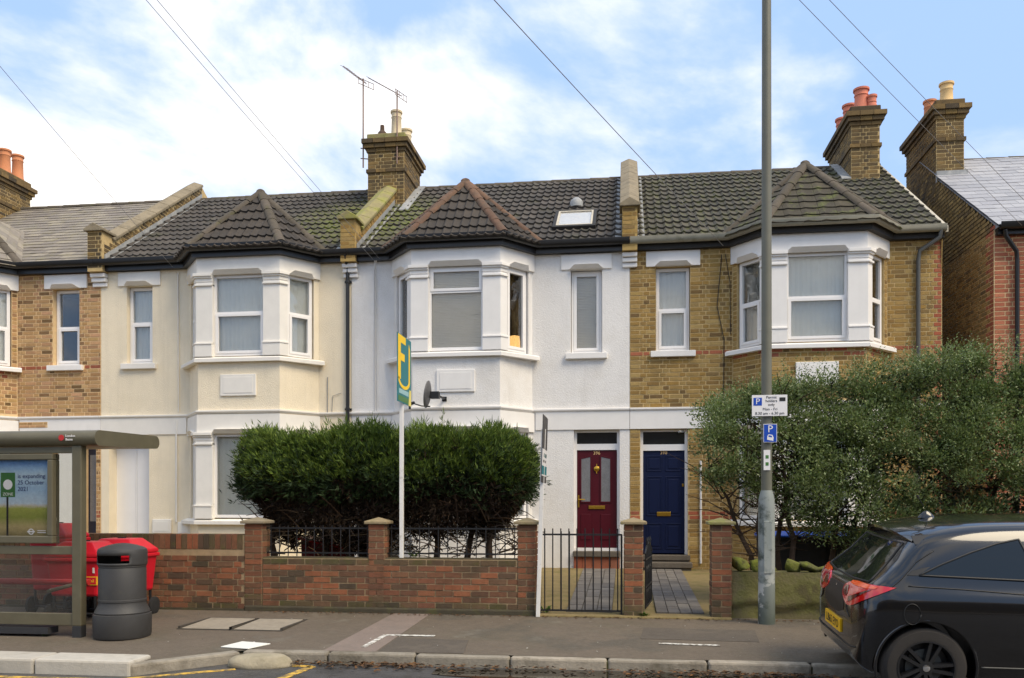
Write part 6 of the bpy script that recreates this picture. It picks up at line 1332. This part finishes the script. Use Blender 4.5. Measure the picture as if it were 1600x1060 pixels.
text_mb('LB65 EYO', .098, Matrix.Translation((.1665, 0, .498)) @ Matrix.Rotation(-PI/2, 4, 'Z') @ Matrix.Rotation(PI/2, 4, 'X'), 'CENTER', .001).build('plate_lettering', 'ink', pl)
MB().lathe([(0, 0), (.048, 0), (.048, -.012), (.03, -.018), (0, -.02)], (.215, 0, .78), 20, 'x').build('rear_badge', 'chrome', CAR, smooth=40)
# wheels
wm = {}
def wheel_parts():
    r_, w = .312, .105; a = MB().lathe([(.205, -w), (.235, -w-.004), (.29, -w+.004), (r_, -w+.03), (r_, w-.03), (.29, w), (.205, w)], (0, 0, 0), 48, 'y', False); wm['tyre'] = a.mesh('tyre', 'tyre', 35)
    a = MB().lathe([(.214, -w-.002), (.218, -w-.008), (.206, -w-.008), (.196, -w+.02), (.190, w)], (0, 0, 0), 48, 'y', False); wm['rim'] = a.mesh('rim', 'wheel_black', 35)
    a = MB().lathe([(.188, -.03), (.188, -.02), (0, -.02)], (0, 0, 0), 32, 'y', False); wm['wheel_well'] = a.mesh('wheel_well', 'car_trim')
    a = MB().lathe([(.05, -.045), (.14, -.045), (.14, -.033), (.05, -.033)], (0, 0, 0), 32, 'y', False); wm['brake_disc'] = a.mesh('brake_disc', 'grey_pipe', 40)
    sp_ = MB()
    for k in range(5):
        for s in (-1, 1):
            A0 = 2*PI*k/5+PI/2; d = Vector((math.cos(A0), 0, math.sin(A0))); q = Vector((-d.z, 0, d.x))
            i0, o0 = d*.03+q*s*.014, d*.20+q*s*.038; ww = .013
            sp_.add([i0-q*ww+Vector((0, -.098, 0)), i0+q*ww+Vector((0, -.098, 0)), o0+q*ww+Vector((0, -.104, 0)), o0-q*ww+Vector((0, -.104, 0)), i0-q*ww*1.6+Vector((0, -.06, 0)), i0+q*ww*1.6+Vector((0, -.06, 0)), o0+q*ww*1.6+Vector((0, -.07, 0)), o0-q*ww*1.6+Vector((0, -.07, 0))], [(0,1,2,3),(7,6,5,4),(0,4,5,1),(1,5,6,2),(2,6,7,3),(3,7,4,0)])
    sp_.lathe([(.065, -.06), (.055, -.099), (.03, -.102), (0, -.102)], (0, 0, 0), 20, 'y'); wm['spokes'] = sp_.mesh('spokes', 'wheel_black')
    a = MB().lathe([(.028, -.100), (.027, -.108), (.02, -.110), (0, -.110)], (0, 0, 0), 20, 'y'); wm['hub_cap'] = a.mesh('hub_cap', 'chrome', 40)
wheel_parts()
for wx, wz in RW:
    for s in (-1, 1):
        M = Matrix.Translation((wx, s*.755, wz)) @ (Matrix.Rotation(PI, 4, 'Z') if s > 0 else Matrix.Identity(4)) @ Matrix.Rotation(.35, 4, 'Y') @ Matrix.Diagonal((.965, 1, .965, 1))
        w0 = link('wheel', wm['tyre'], CAR, M)
        for k in ('rim', 'wheel_well', 'brake_disc', 'spokes', 'hub_cap'): link(k, wm[k], w0)
    MB().tube([(wx, -.68, wz), (wx, .68, wz)], .05, 8).build('axle', 'car_trim', CAR)
for s in (-1, 1): MB().box(2.42, 2.56, s*.98-.09, s*.98+.09, .93, 1.07).build('wing_mirror', 'car_paint', CAR, bevel=.04); MB().tube([(2.5, s*.78, .95), (2.5, s*.92, .98)], .02, 6).build('mirror_arm', 'car_trim', CAR)
CAR.rotation_euler = (math.radians(3.2), 0, 0); CAR.location = (1.60, 7.62, .047)

# ------------------------------------------------------------------ table lamp glowing inside the white bay
t = thing('standing_lamp', 'small lit lamp glowing in the side of the white bay window', 'lamp', (-2.05, 15.55, 3.25))
MB().lathe([(.14, 3.25), (.13, 3.28), (.03, 3.32), (.02, 4.45)], (-2.05, 15.55, 0), 14).build('stand', 'iron', t, smooth=40); MB().lathe([(.13, 4.36), (.09, 4.66)], (-2.05, 15.55, 0), 16).build('shade', 'bulb', t, smooth=60)

# ------------------------------------------------------------------ the terrace across the road, behind the viewpoint: it shades and reflects
op = MB()
for i in range(9):
    x = -27+i*6; op.box(x+.02, x+5.98, -22, -14, -.02, 5.6); op.prism([(x, -13.8, 5.6), (x, -18, 8.2), (x, -22.2, 5.6)], (5.98, 0, 0))
op.box(-30, 30, -10.2, -9.9, -.02, 1.0)
struct(op.build('opposite_terrace', 'brick_chimney'))
struct(MB().box(-60, 60, -14, -3, -.02, .11).build('opposite_pavement', 'asphalt_path'))

pts = [(R.uniform(-4.8, 2.2), 10.2-abs(R.gauss(0, .07)), 0) for _ in range(420)]; pts = [(x, y-.03, zp(y)+.008) for x, y, z in pts]
scatter('wall_foot_litter', 'leaf_litter', pts, .02, 'dark crumbs of leaf and soil along the foot of the front walls', 'leaf litter')
